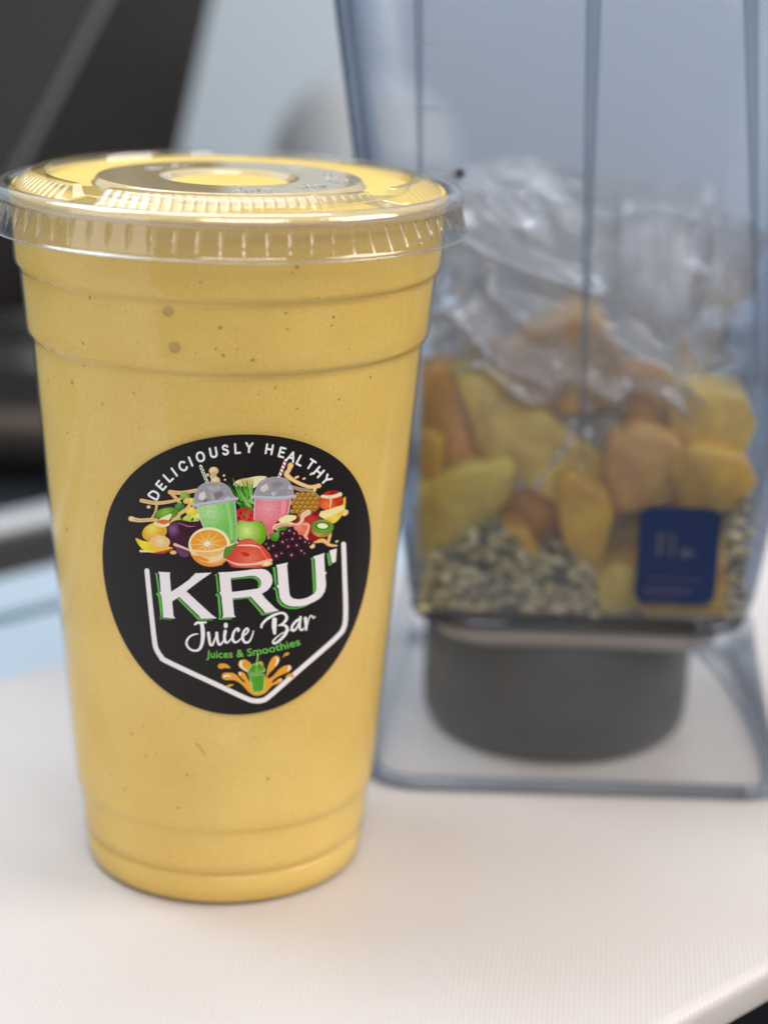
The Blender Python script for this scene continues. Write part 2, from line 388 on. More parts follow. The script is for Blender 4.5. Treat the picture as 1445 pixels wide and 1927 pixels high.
# inner wall of the rim, behind the skirt
# skirt with pointed crimps
NS = 70 * 14
ths = np.linspace(-math.pi, math.pi, NS, endpoint=False)
zs = np.array([4.1, 3.8, 3.4, 3.0, 2.5, 2.0, 1.4, .8, .2, -.4, -.9, -1.3, -1.6, -1.8, -1.95])
Z3, T3 = np.meshgrid(zs, ths, indexing='ij')
ph = np.abs(((T3 * 70 / (2 * math.pi)) % 1) - .5) * 2            # 0 at a crimp's middle
wid = .27 * np.clip((Z3 + .9) / 4.6, 0, 1) ** .7 + .001
dep = 1.2 * np.clip((Z3 + .9) / 4.6, 0, 1) ** .6
R3 = 49.75 + (4.1 - Z3) / 6.05 * 1.25 - dep * np.clip(1 - ph / wid, 0, 1)
R3 = np.where(Z3 < -1.5, R3 + (-1.5 - Z3) * 1.0, R3)
M_skirt = clear_plastic('lid_skirt_plastic', tint=(.97, .97, .96), edge=(.46, .43, .37), f0=.14, rough=.025, edgepow=2.8)
sk = mesh('skirt', lid_pts(R3, T3, Z3), grid_faces(len(zs), NS, wrap=True), M_skirt, lid)
# rolled lower lip of the skirt
lip = [(51.35 + .28 * math.cos(a), -2.05 + .22 * math.sin(a)) for a in np.linspace(0, 2 * math.pi, 9)]
Rl, Tl = np.meshgrid([p[0] for p in lip], np.linspace(-math.pi, math.pi, 360, endpoint=False), indexing='ij')
Zl = np.repeat(np.array([p[1] for p in lip])[:, None], 360, 1)
mesh('skirt_lip', lid_pts(Rl, Tl, Zl), grid_faces(len(lip), 360, wrap=True), M_bead, lid)
# raised moulded marks on the lid disc
def tube(pts, r, n=6):
    pts = [np.array(p, float) for p in pts]; V, F = [], []
    for i, p in enumerate(pts):
        t = pts[min(i + 1, len(pts) - 1)] - pts[max(i - 1, 0)]; t /= np.linalg.norm(t) + 1e-12
        a = np.cross(t, (0, 0, 1.)) if abs(t[2]) < .9 else np.cross(t, (1., 0, 0)); a /= np.linalg.norm(a); b = np.cross(t, a)
        rad_ = r[i] if hasattr(r, '__len__') else r
        for k in range(n):
            an = 2 * math.pi * k / n; V.append(p + rad_ * (a * math.cos(an) + b * math.sin(an)))
    F = grid_faces(len(pts), n, wrap=True)
    F += [tuple(range(n)), tuple(range(len(pts) * n - n, len(pts) * n))[::-1]]
    return V, F
def emb(polys, cx, cy_, rot, s):
    V, F = [], []
    for pl in polys:
        pts = []
        for x, y in pl:
            xx, yy = (x * math.cos(rot) - y * math.sin(rot)) * s + cx, (x * math.sin(rot) + y * math.cos(rot)) * s + cy_
            pts.append((AX[0] + xx, AX[1] + yy, .1583 - (yy + .0425) * TILT))
        v, f = tube(pts, .00028); b = len(V); V += v; F += [tuple(i + b for i in q) for q in f]
    return V, F
tri = [[(-1, -.6), (0, 1), (.3, .5)], [(.5, .2), (1, -.6), (.3, -.7)], [(0, -.7), (-.9, -.7)]]
zig = [[(-1, -.5), (-.4, .6), (-.2, -.5)], [(.1, .5), (.9, .5)], [(.1, -.4), (.9, -.4), (.9, .2)], [(-1.5, .5), (-1.5, -.5)]]
for pl, x, y, rot, s in ((tri, .004, -.0235, .2, .0022), (zig, .0082, -.0225, .35, .0022), (zig, .0185, -.0135, .8, .0026), (tri, .0235, -.0035, 1.3, .0023),
                         (zig, .0215, .0075, 1.9, .0022), (zig, -.0175, .0105, 3.6, .0020), (zig, -.0125, .0165, 3.3, .0020), (tri, .013, .019, 2.4, .0020)):
    V, F = emb(pl, x, y, rot, s); mesh('moulded_mark', V, F, M_lid, lid)
# ---- sticker: flat print painted into a fine colour mesh
S = 3.0; OX, OY = 180, 810; CW, CH = int(530 * S), int(550 * S)
ART = np.zeros((CH, CW, 3), np.float32); ART[:] = (37, 34, 35)
FR = dict(K=(270, 1020, 7.225), U=(460, 1020, 7.225), J=(340, 1140, 5.161), E=(400, 1220, 8.5), D=(270, 820, 3.905),
          L=(240, 860, 6.283), R=(440, 860, 6.283), C=(180, 810, 2.7264))
def tp(fr, pts):
    ox, oy, k = FR[fr]; p = np.asarray(pts, float)
    return np.stack([(ox + p[:, 0] / k - OX) * S, (oy + p[:, 1] / k - OY) * S], 1)
def tl(fr, w): return w / FR[fr][2] * S
def smooth_poly(p, n=6, closed=True):
    m = len(p); out = []
    for i in range(m if closed else m - 1):
        if closed: a, b, c, d = p[i - 1], p[i], p[(i + 1) % m], p[(i + 2) % m]
        else: a, b, c, d = p[max(i - 1, 0)], p[i], p[i + 1], p[min(i + 2, m - 1)]
        for k in range(n):
            t = k / n
            out.append(.5 * ((2 * b) + (c - a) * t + (2 * a - 5 * b + 4 * c - d) * t * t + (3 * b - a - 3 * c + d) * t ** 3))
    if not closed: out.append(p[-1])
    return np.array(out)
NOISE = rng.normal(0, 1, (CH, CW)).astype(np.float32)
NOISE = (NOISE + np.roll(NOISE, 1, 0) + np.roll(NOISE, 1, 1) + np.roll(NOISE, (1, 1), (0, 1))) / 2
def box(x0, y0, x1, y1):
    return max(0, int(x0)), max(0, int(y0)), min(CW, int(x1) + 2), min(CH, int(y1) + 2)
def put(m, b, col, grad=None, grain=0.):
    x0, y0, x1, y1 = b
    if x1 <= x0 or y1 <= y0: return
    sub = ART[y0:y1, x0:x1]
    c = np.broadcast_to(np.array(col, np.float32), sub.shape)
    if grad is not None:                      # (cx, cy, radius, colour at the centre) in canvas units
        gx, gy, gr, gc = grad
        yy, xx = np.mgrid[y0:y1, x0:x1]
        t = np.clip(1 - np.hypot(xx - gx, yy - gy) / gr, 0, 1)[..., None]
        c = c * (1 - t) + np.array(gc, np.float32) * t
    if grain: c = c * (1 + grain * NOISE[y0:y1, x0:x1, None])
    a = m[..., None]
    sub[:] = sub * (1 - a) + c * a
def fill(p, col, grad=None, grain=0., alpha=1.):
    b = box(p[:, 0].min() - 1, p[:, 1].min() - 1, p[:, 0].max() + 1, p[:, 1].max() + 1)
    x0, y0, x1, y1 = b
    if x1 <= x0 or y1 <= y0: return
    m = np.zeros((y1 - y0, x1 - x0), bool)
    X = np.arange(x0, x1)[None, :] + .5; Y = np.arange(y0, y1)[:, None] + .5
    q = np.roll(p, -1, 0)
    for (ax, ay), (bx, by) in zip(p, q):
        if ay == by: continue
        lo, hi = (ay, by) if ay < by else (by, ay)
        r0, r1 = max(0, int(math.ceil(lo - y0 - .5))), min(y1 - y0, int(math.ceil(hi - y0 - .5)))
        if r1 <= r0: continue
        xs = ax + (Y[r0:r1] - ay) / (by - ay) * (bx - ax)
        m[r0:r1] ^= X > xs
    put(m.astype(np.float32) * alpha, b, col, grad, grain)
def P(fr, pts, col, sm=True, grad=None, grain=.03, alpha=1.):
    p = tp(fr, pts)
    if sm: p = smooth_poly(p)
    if grad: g = tp(fr, [grad[:2]])[0]; grad = (g[0], g[1], tl(fr, grad[2]), grad[3])
    fill(p, col, grad, grain, alpha)
def ST(fr, pts, w, col, sm=True, grain=.02, alpha=1.):
    p = tp(fr, pts); n = len(p)
    w = np.full(n, w, float) if np.isscalar(w) else np.asarray(w, float)
    r = np.array([tl(fr, x) / 2 for x in w])
    if sm and n > 2:
        pr_ = smooth_poly(np.column_stack([p, r]), 8, closed=False); p, r = pr_[:, :2], pr_[:, 2]
    R_ = r.max() + 2
    b = box(p[:, 0].min() - R_, p[:, 1].min() - R_, p[:, 0].max() + R_, p[:, 1].max() + R_); x0, y0, x1, y1 = b
    if x1 <= x0 or y1 <= y0: return
    yy, xx = np.mgrid[y0:y1, x0:x1].astype(np.float32); d = np.full(xx.shape, 1e9, np.float32)
    for i in range(len(p) - 1):
        ax, ay = p[i]; bx, by = p[i + 1]; L2 = (bx - ax) ** 2 + (by - ay) ** 2 + 1e-9
        t = np.clip(((xx - ax) * (bx - ax) + (yy - ay) * (by - ay)) / L2, 0, 1)
        d = np.minimum(d, np.hypot(xx - ax - t * (bx - ax), yy - ay - t * (by - ay)) - (r[i] + t * (r[i + 1] - r[i])))
    put(np.clip(.5 - d, 0, 1) * alpha, b, col, None, grain)
def EL(fr, cx, cy_, rx, ry, col, rot=0., grad=None, grain=.03, alpha=1.):
    a = np.linspace(0, 2 * math.pi, 48, endpoint=False); c, s = math.cos(rot), math.sin(rot)
    x, y = rx * np.cos(a), ry * np.sin(a)
    P(fr, np.stack([cx + x * c - y * s, cy_ + x * s + y * c], 1), col, False, grad, grain, alpha)

TAN, TAN2, GRY = (226, 180, 118), (240, 212, 172), (178, 160, 140)
# back splashes
for pts, w in (([(170, 510), (350, 540), (560, 512), (660, 470)], (46, 44, 34, 26)), ([(505, 410), (640, 418), (810, 390)], (52, 44, 44)),
               ([(520, 425), (590, 500), (640, 560)], (40, 40, 26)), ([(45, 725), (150, 745), (330, 740), (430, 800), (520, 790)], (60, 46, 44, 40, 30)),
               ([(350, 540), (335, 640), (290, 720)], (30, 26, 22)), ([(520, 790), (600, 680), (720, 600), (740, 500), (640, 480)], (44, 44, 40, 34, 30)),
               ([(700, 700), (770, 640), (840, 640)], 30)):
    ST('L', pts, w, TAN); ST('L', pts, [x * .35 for x in (w if hasattr(w, '__len__') else [w] * len(pts))], GRY, alpha=.6)
for x, y, r in ((1020, 160, 56), (1015, 225, 40), (1040, 275, 56), (950, 208, 20), (1140, 215, 16), (1153, 265, 13), (255, 588, 24), (60, 725, 30)):
    EL('L', x, y, r, r * .85, TAN, grad=(x - r * .3, y - r * .3, r, TAN2))
EL('L', 1020, 205, 26, 40, GRY, alpha=.8)
P('R', [(0, 300), (60, 265), (180, 240), (300, 220), (390, 235), (310, 290), (240, 360), (120, 340), (60, 350), (0, 330)], TAN2, grad=(140, 300, 90, (214, 156, 84)))
for pts, w in (([(665, 95), (645, 150), (620, 205), (700, 270), (800, 320), (900, 350), (1000, 335)], (70, 50, 66, 46, 46, 44, 56)),
               ([(960, 350), (930, 430)], 40), ([(1040, 460), (1150, 465), (1245, 435)], (40, 44, 50)), ([(1130, 470), (1130, 590)], 26)):
    ST('R', pts, w, TAN); ST('R', pts, [x * .3 for x in (w if hasattr(w, '__len__') else [w] * len(pts))], TAN2, alpha=.7)
ST('R', [(690, 350), (800, 385), (900, 400), (1010, 485)], (40, 50, 44, 36), (158, 140, 118))
for x, y, rx, ry in ((740, 235, 32, 14), (825, 252, 22, 13), (915, 195, 30, 15), (1300, 655, 48, 38), (1210, 995, 22, 12), (922, 1050, 34, 28)):
    EL('R', x, y, rx, ry, TAN, -.4, grad=(x - 8, y - 8, rx, TAN2))
ST('R', [(950, 1000), (1050, 985), (1120, 1035), (1205, 1045)], (30, 50, 36, 22), TAN); ST('R', [(1130, 910), (1110, 1000)], (40, 30), TAN)
# leafy pineapple top
for i in range(26):
    a = random.uniform(-2.75, -1.35); l = random.uniform(150, 330); x0, y0 = random.uniform(60, 230), random.uniform(420, 600)
    x1, y1 = x0 + l * math.cos(a), max(235, y0 + l * math.sin(a))
    g = random.choice(((60, 120, 40), (95, 160, 60), (130, 185, 90), (40, 95, 35)))
    ST('R', [(x0, y0), ((x0 + x1) / 2 + random.uniform(-12, 12), (y0 + y1) / 2), (x1, y1)], (34, 22, 3), g)
# watermelon between the cups
P('R', [(25, 640), (100, 600), (240, 600), (250, 760), (20, 770)], (188, 44, 44), grad=(150, 700, 90, (215, 80, 75)), grain=.08)
for x, y in ((80, 660), (120, 700), (150, 640), (200, 690), (60, 720), (180, 730)): EL('R', x, y, 9, 14, (50, 20, 20))
ST('R', [(100, 700), (170, 630), (240, 610)], (6, 22, 26), (70, 130, 50))
# pineapple
EL('R', 835, 560, 185, 155, (84, 56, 24))
for row in range(6):
    for c in range(6):
        x = 690 + c * 62 + (row % 2) * 31; y = 440 + row * 50
        if ((x - 835) / 178) ** 2 + ((y - 560) / 148) ** 2 < 1:
            EL('R', x, y, 33, 27, (158, 112, 42), grad=(x - 8, y - 8, 30, (206, 160, 74)), grain=.08); EL('R', x + 4, y + 2, 7, 5, (90, 58, 22))
# mango, banana
EL('R', 1135, 510, 145, 112, (186, 52, 36), -.35, grad=(1090, 560, 130, (226, 120, 62)))
EL('R', 1185, 415, 60, 26, (150, 34, 34)); ST('R', [(1040, 462), (1150, 468), (1250, 436)], (36, 40, 46), TAN2); ST('R', [(1130, 470), (1140, 520), (1128, 590)], (30, 20, 14), (238, 190, 150))
P('R', [(1000, 665), (1150, 600), (1270, 560), (1285, 490), (1312, 470), (1312, 560), (1290, 650), (1230, 740), (1150, 785), (1050, 725)], (232, 176, 52), grad=(1180, 720, 90, (246, 206, 96)))
P('R', [(988, 655), (1130, 615), (1275, 572), (1300, 610), (1180, 680), (1055, 722)], (236, 214, 152), grain=.05)
# pomegranate
EL('R', 880, 830, 178, 182, (142, 34, 34), grad=(900, 740, 150, (184, 62, 52)))
P('R', [(930, 690), (920, 620), (950, 650), (975, 615), (985, 655), (1020, 635), (1000, 690)], (120, 30, 34), False)
P('R', [(690, 800), (760, 770), (870, 770), (890, 860), (850, 940), (760, 910)], (214, 112, 92), grad=(760, 830, 60, (226, 140, 116)), grain=.06)
P('R', [(525, 730), (580, 682), (730, 692), (712, 740), (620, 772), (540, 765)], (238, 220, 160), grain=.04)
P('R', [(460, 830), (530, 780), (640, 760), (720, 790), (640, 830), (520, 870)], (226, 152, 132), grain=.05)
ST('R', [(460, 850), (480, 800), (600, 770), (690, 785)], 16, TAN2)
# left: kiwi, green and yellow chunks, lemon
for x, y, r, c in ((680, 455, 60, (120, 150, 50)), (760, 520, 55, (206, 192, 64)), (620, 585, 60, (58, 116, 44)), (700, 520, 40, (196, 176, 70)), (760, 640, 70, (212, 190, 60)), (720, 740, 70, (150, 176, 60)), (800, 720, 60, (176, 190, 80)), (590, 720, 50, (168, 180, 60)), (840, 690, 40, (226, 206, 110))):
    EL('L', x, y, r, r * .75, c, grad=(x - r * .3, y - r * .3, r, tuple(min(255, k + 34) for k in c)), grain=.08)
for x, y in ((640, 700), (770, 735), (660, 640), (700, 600)): EL('L', x, y, 12, 22, (66, 50, 30), .4)
ST('L', [(500, 800), (590, 690), (700, 610), (735, 540), (700, 480)], (40, 44, 40, 34, 24), TAN)
EL('L', 465, 668, 145, 72, (86, 132, 38), -.18, grad=(450, 650, 120, (138, 182, 70))); P('L', [(380, 745), (420, 700), (520, 665), (500, 740), (440, 760)], (216, 228, 166))
for k in range(9): EL('L', 370 + k * 22, 722 - k * 10, 5, 9, (40, 50, 20))
EL('L', 430, 780, 90, 44, (214, 104, 44)); EL('L', 325, 885, 150, 108, (206, 158, 44), -.3, grad=(290, 840, 130, (240, 214, 96)), grain=.05)
ST('L', [(330, 780), (420, 810), (490, 790)], 34, TAN2)
P('L', [(100, 960), (200, 990), (300, 1000), (420, 1040), (545, 1075), (440, 1128), (300, 1130), (180, 1085)], (240, 186, 34), grad=(200, 1030, 100, (252, 214, 60)))
P('L', [(300, 1130), (430, 1105), (545, 1072), (520, 1100), (420, 1138)], (188, 62, 38)); EL('L', 390, 1000, 118, 78, (228, 184, 122), .1, grad=(390, 990, 70, (240, 206, 160)), grain=.08)
ST('L', [(160, 1108), (240, 1112), (330, 1120)], (30, 20, 10), TAN2); EL('L', 545, 1125, 40, 24, TAN)
# purple apple
P('L', [(487, 860), (510, 780), (590, 742), (690, 750), (740, 762), (860, 765), (900, 850), (790, 960), (760, 1100), (735, 1175), (650, 1180), (585, 1130), (530, 1010)], (64, 26, 46), grad=(540, 850, 110, (136, 92, 140)))
P('L', [(610, 800), (760, 800), (800, 850), (720, 930), (630, 900)], (52, 18, 38), alpha=.7); ST('L', [(600, 770), (720, 815), (800, 810)], (6, 14, 6), (170, 110, 140)); ST('L', [(640, 740), (650, 690)], (14, 6), (60, 40, 30))
P('L', [(570, 1060), (640, 1090), (720, 1110), (720, 1170), (650, 1178), (600, 1130)], (104, 70, 104), alpha=.8)
ST('L', [(560, 1030), (640, 1060), (740, 1100)], (36, 30, 22), (216, 178, 160))
# two dome-lidded cups
def dome(fr, poly, facets, rim, body, bodycol, bodyhi, straw, strcol):
    ST(fr, straw, 36, (232, 230, 226), sm=False)
    (x0, y0), (x1, y1) = straw
    for k in range(5):
        t = .08 + k * .2; x, y = x0 + (x1 - x0) * t, y0 + (y1 - y0) * t
        ST(fr, [(x - 15, y - 12), (x + 15, y + 14)], 13, strcol, sm=False)
    P(fr, body, bodycol, False, grad=bodyhi, grain=.09)
    P(fr, poly, (150, 146, 154), grain=.07)
    for f, c in facets: P(fr, f, c, False, grain=.08, alpha=.75)
    p = tp(fr, poly); ST(fr, poly, 12, (176, 174, 184), alpha=.8)
    ST(fr, rim, (40, 46, 46, 40), (186, 184, 194)); ST(fr, [(x, y + 10) for x, y in rim], 10, (140, 138, 148), alpha=.7)
dome('L', [(790, 540), (795, 460), (830, 370), (900, 312), (1000, 292), (1110, 302), (1190, 350), (1240, 430), (1262, 500), (1030, 540)],
     [([(850, 430), (910, 400), (930, 460), (890, 510), (840, 490)], (226, 224, 222)), ([(1010, 430), (1110, 400), (1140, 450), (1050, 500)], (112, 104, 108)), ([(900, 510), (960, 490), (930, 535), (890, 530)], (96, 88, 92)),
      ([(1150, 480), (1210, 460), (1220, 490), (1160, 510)], (210, 208, 206)), ([(940, 350), (1080, 330), (1100, 380), (980, 400)], (170, 166, 174)), ([(975, 400), (1005, 430), (1040, 540), (1010, 540)], (150, 190, 140))],
     [(785, 568), (960, 545), (1130, 520), (1290, 488)], [(820, 560), (1030, 545), (1262, 520), (1278, 640), (1300, 1000), (1200, 1015), (1150, 960), (900, 840)], (112, 182, 88), (960, 640, 260, (176, 216, 150)), [(865, 105), (948, 305)], (44, 132, 66))
ST('L', [(820, 575), (860, 720), (910, 850)], 14, (190, 196, 196)); ST('L', [(1266, 530), (1280, 700), (1290, 1000)], 16, (170, 182, 186)); ST('L', [(1180, 560), (1215, 760), (1230, 960)], (50, 40, 26), (190, 214, 140), alpha=.45)
dome('R', [(240, 465), (258, 380), (320, 292), (420, 243), (520, 236), (620, 262), (680, 340), (700, 430), (690, 472), (470, 480)],
     [([(320, 340), (390, 310), (410, 370), (350, 410), (310, 390)], (216, 214, 212)), ([(430, 300), (540, 280), (600, 320), (480, 380)], (128, 124, 130)), ([(520, 390), (610, 370), (610, 450), (530, 450)], (140, 138, 146)), ([(640, 320), (680, 370), (650, 380)], (214, 212, 214)), ([(430, 420), (500, 400), (470, 470)], (196, 194, 196))],
     [(218, 470), (380, 482), (560, 482), (712, 462)], [(245, 490), (470, 500), (670, 490), (640, 670), (540, 720), (450, 830), (480, 900), (400, 980), (380, 850), (330, 760), (240, 740)], (216, 104, 118), (400, 600, 240, (228, 152, 160)), [(608, 34), (528, 240)], (170, 40, 52))
ST('R', [(245, 500), (240, 620), (238, 740)], 13, (204, 190, 196)); ST('R', [(665, 500), (650, 600), (636, 670)], 12, (196, 190, 200)); P('R', [(560, 510), (620, 510), (600, 660), (560, 680)], (232, 170, 170), False, alpha=.5)
# green apple
P('R', [(30, 800), (80, 745), (180, 765), (280, 748), (360, 800), (388, 890), (360, 990), (290, 1040), (150, 1030), (60, 980), (30, 890)], (96, 152, 26), grad=(150, 870, 230, (206, 226, 140)), grain=.05)
# orange half
EL('L', 985, 1070, 250, 225, (224, 140, 52)); EL('L', 968, 1035, 245, 208, (248, 222, 182)); EL('L', 962, 1020, 212, 160, (232, 146, 40), grad=(950, 1010, 180, (240, 170, 70)), grain=.06)
for k in range(11):
    a = k / 11 * 6.283 + .2; ST('L', [(942 + 30 * math.cos(a), 1022 + 24 * math.sin(a)), (958 + 205 * math.cos(a), 1020 + 152 * math.sin(a))], (10, 3), (250, 216, 168), sm=False)
EL('L', 942, 1022, 34, 28, (252, 240, 220))
P('L', [(745, 1100), (950, 1120), (1160, 1080), (1210, 1100), (1150, 1220), (1000, 1262), (850, 1210), (770, 1150)], (238, 190, 140), alpha=.62)
P('L', [(770, 1160), (860, 1170), (970, 1215), (930, 1232), (840, 1208)], (226, 138, 40)); ST('L', [(740, 1095), (950, 1110), (1130, 1075), (1230, 1030), (1310, 1010)], (14, 20, 22, 22, 26), TAN2)
ST('L', [(800, 1190), (900, 1265), (1010, 1285), (1120, 1262)], 16, (222, 132, 48))
# watermelon and strawberry front
P('C', [(660, 640), (690, 600), (720, 585), (745, 562), (790, 553), (828, 572), (870, 605), (905, 655), (892, 690), (840, 702), (720, 702), (690, 690)], (196, 58, 46), grad=(790, 660, 120, (222, 116, 88)), grain=.07)
P('C', [(735, 575), (790, 556), (828, 575), (800, 586), (750, 588)], (214, 92, 76)); ST('C', [(728, 588), (800, 588), (845, 600)], (4, 7, 3), (246, 214, 196)); ST('C', [(838, 600), (860, 630), (880, 660)], 3, (236, 160, 140))
P('C', [(745, 625), (775, 625), (790, 640), (765, 645)], (190, 48, 40)); P('C', [(660, 655), (720, 678), (800, 680), (905, 655), (885, 680), (800, 690), (720, 690)], (240, 206, 178), alpha=.8)
P('C', [(655, 640), (665, 600), (690, 592), (725, 575), (705, 610), (680, 640), (660, 655)], (92, 132, 56)); EL('C', 878, 684, 28, 11, (232, 186, 118), -.15, grad=(874, 680, 20, (246, 220, 180)))
# grapes
P('R', [(418, 905), (500, 885), (520, 842), (590, 815), (650, 815), (620, 860), (560, 880), (530, 950), (500, 992), (440, 975)], (72, 128, 46), grad=(500, 900, 70, (112, 164, 70)))
P('R', [(395, 1085), (405, 1045), (425, 1095)], (110, 160, 70), False)
for x, y, r in ((380, 1030, 34), (575, 905, 44), (710, 905, 44), (655, 872, 50), (620, 985, 44), (690, 970, 46), (780, 960, 44), (575, 1005, 50), (640, 1060, 50), (740, 1045, 50), (840, 1005, 44), (888, 1018, 34), (465, 1050, 48), (560, 1140, 40), (795, 1110, 46), (830, 1140, 36), (500, 1170, 62), (680, 1160, 54)):
    EL('R', x, y, r, r, (44, 18, 30), grad=(x - r * .1, y - r * .1, r * 1.05, (96, 54, 72))); EL('R', x - 2, y - 5, r * .16, r * .2, (226, 190, 200), alpha=.9)
# kiwi half
EL('R', 1035, 862, 122, 84, (168, 118, 58), grad=(1000, 900, 80, (196, 150, 86))); EL('R', 1045, 822, 130, 84, (84, 132, 40), .06, grad=(1040, 810, 130, (136, 178, 76))); EL('R', 1042, 812, 62, 30, (226, 232, 186), .1)
for k in range(26):
    a = k / 26 * 6.283; EL('R', 1042 + 78 * math.cos(a), 812 + 42 * math.sin(a), 5, 8, (36, 40, 20), a)
ST('R', [(870, 650), (810, 690), (800, 740), (760, 790), (700, 790)], (70, 60, 44, 26, 14), (236, 186, 160)); ST('R', [(800, 790), (880, 800), (860, 880), (840, 930), (866, 965)], (10, 24, 26, 34, 22), (236, 176, 150))

# lettering
WHT, GRN = (226, 219, 220), (92, 176, 74)
LET = {'D': [[(0, 0), (0, 1), (.35, 1), (.62, .85), (.70, .5), (.62, .15), (.35, 0), (0, 0)]], 'E': [[(.52, 0), (0, 0), (0, 1), (.52, 1)], [(0, .52), (.45, .52)]], 'L': [[(0, 1), (0, 0), (.5, 0)]],
       'I': [[(0, 0), (0, 1)]], 'C': [[(.70, .80), (.52, .97), (.3, .98), (.08, .8), (0, .5), (.08, .2), (.3, .02), (.52, .03), (.70, .2)]],
       'O': [[(.4, 0), (.12, .13), (0, .5), (.12, .87), (.4, 1), (.68, .87), (.8, .5), (.68, .13), (.4, 0)]], 'U': [[(0, 1), (0, .33), (.1, .08), (.32, 0), (.54, .08), (.64, .33), (.64, 1)]],
       'S': [[(.55, .84), (.42, .97), (.2, .97), (.06, .84), (.1, .62), (.3, .52), (.5, .42), (.57, .22), (.44, .04), (.2, .01), (.03, .14)]], 'Y': [[(0, 1), (.34, .48), (.68, 1)], [(.34, .48), (.34, 0)]],
       'H': [[(0, 0), (0, 1)], [(.64, 0), (.64, 1)], [(0, .5), (.64, .5)]], 'A': [[(0, 0), (.37, 1), (.74, 0)], [(.13, .34), (.61, .34)]], 'T': [[(0, 1), (.66, 1)], [(.33, 1), (.33, 0)]]}
LW = dict(D=.7, E=.52, L=.5, I=0, C=.7, O=.8, U=.64, S=.57, Y=.68, H=.64, A=.74, T=.66)
for ch, x, y, an in (('D', 82, 432, -60), ('E', 131, 362, -50), ('L', 184, 300, -43), ('I', 228, 264, -36), ('C', 290, 221, -28), ('I', 347, 186, -23), ('O', 419, 152, -16), ('U', 514, 120, -10), ('S', 600, 101, -6), ('L', 690, 90, -3), ('Y', 775, 84, 3),
                     ('H', 922, 96, 10), ('E', 1015, 119, 15), ('A', 1085, 150, 21), ('L', 1150, 180, 28), ('T', 1225, 208, 34), ('H', 1283, 264, 42), ('Y', 1338, 320, 48)):
    a = math.radians(an); h = 66
    for pl in LET[ch]:
        q = [((px - LW[ch] / 2) * h, -(py - .5) * h) for px, py in pl]
        q = [(x + u * math.cos(a) - v * math.sin(a), y + u * math.sin(a) + v * math.cos(a)) for u, v in q]
        ST('D', q, 15.5, (232, 228, 230), sm=ch in 'COUSD' and len(pl) > 5, grain=.01)
# shield outline
ST('C', [(265, 718), (272, 790), (290, 960), (304, 1080), (314, 1122), (338, 1160), (372, 1186), (640, 1312), (772, 1374), (815, 1386), (850, 1384), (885, 1366), (1000, 1265), (1180, 1108), (1240, 1052), (1266, 1018), (1277, 970), (1278, 880), (1274, 760), (1268, 582)], 25, WHT, grain=.01)
# KRU'
kk = [(x + 1372.75, y) for x, y in ()]
def PL(fr, pts, col): P(fr, pts, col, False, grain=.01)
PL('K', [(160, 422), (192, 420), (228, 665), (205, 690), (240, 730), (262, 985), (240, 1030), (390, 1048), (385, 1057), (222, 1040), (238, 1000), (205, 735), (175, 708), (205, 672), (172, 440)], GRN)
PL('K', [(455, 762), (480, 752), (775, 1042), (945, 1050), (940, 1062), (745, 1060), (700, 1010)], GRN); PL('K', [(640, 478), (660, 462), (674, 440), (666, 468), (650, 482)], GRN)
PL('K', [(205, 400), (370, 410), (362, 440), (380, 672), (480, 610), (620, 510), (690, 440), (705, 420), (930, 412), (860, 460), (760, 530), (585, 665), (930, 985), (1000, 1035), (785, 1040), (755, 1000), (487, 742), (395, 805), (412, 1000), (438, 1038), (265, 1022), (272, 990), (250, 740), (240, 712), (218, 690), (240, 668), (222, 440)], WHT)
PL('K', [(962, 440), (1000, 432), (1028, 660), (1003, 690), (1040, 735), (1060, 990), (1045, 1030), (1210, 1035), (1200, 1048), (1020, 1052), (1030, 1010), (1008, 740), (975, 715), (1005, 690), (985, 460)], GRN)
PL('U', [(45, 765), (78, 756), (258, 965), (248, 978), (400, 950), (395, 966), (230, 996), (212, 958)], GRN); ST('K', [(1215, 776), (1330, 764), (1430, 752)], 14, GRN)
PL('K', [(1010, 410), (1200, 400), (1372, 383), (1500, 364), (1600, 362), (1650, 370), (1695, 395), (1735, 445), (1751, 510), (1745, 560), (1725, 605), (1680, 655), (1605, 700), (1660, 770), (1790, 900), (1840, 930), (1650, 966), (1630, 930), (1455, 740), (1372, 748), (1212, 765), (1232, 985), (1252, 1018), (1070, 1028), (1085, 990), (1060, 740), (1050, 715), (1028, 690), (1048, 670), (1030, 440)], WHT)
PL('K', [(1185, 490), (1372, 467), (1430, 457), (1490, 456), (1540, 470), (1575, 497), (1592, 530), (1596, 565), (1582, 605), (1545, 630), (1372, 655), (1202, 675)], (37, 34, 35))
ST('K', [(1192, 506), (1372, 482), (1470, 476), (1530, 492), (1566, 530), (1570, 570), (1556, 606)], (12, 16, 20, 26, 30, 26, 12), GRN)
PL('U', [(370, 345), (415, 335), (435, 570), (410, 605), (440, 650), (460, 770), (510, 840), (590, 880), (700, 886), (830, 850), (920, 808), (830, 872), (700, 908), (590, 905), (500, 872), (440, 800), (415, 650), (380, 628), (412, 600), (385, 370)], GRN)
PL('U', [(425, 310), (585, 275), (575, 320), (590, 520), (607, 700), (622, 738), (655, 765), (720, 776), (790, 770), (850, 752), (905, 722), (945, 690), (962, 655), (968, 610), (950, 240), (925, 195), (1085, 145), (1075, 180), (1085, 395), (1112, 415), (1090, 440), (1100, 560), (1096, 620), (1080, 675), (1045, 735), (1000, 775), (930, 815), (850, 848), (760, 868), (680, 874), (610, 868), (550, 845), (505, 810), (475, 755), (458, 630), (430, 600), (455, 570), (440, 350)], WHT)
PL('U', [(890, 215), (930, 208), (958, 620), (948, 665), (920, 695), (926, 640), (905, 245)], GRN)
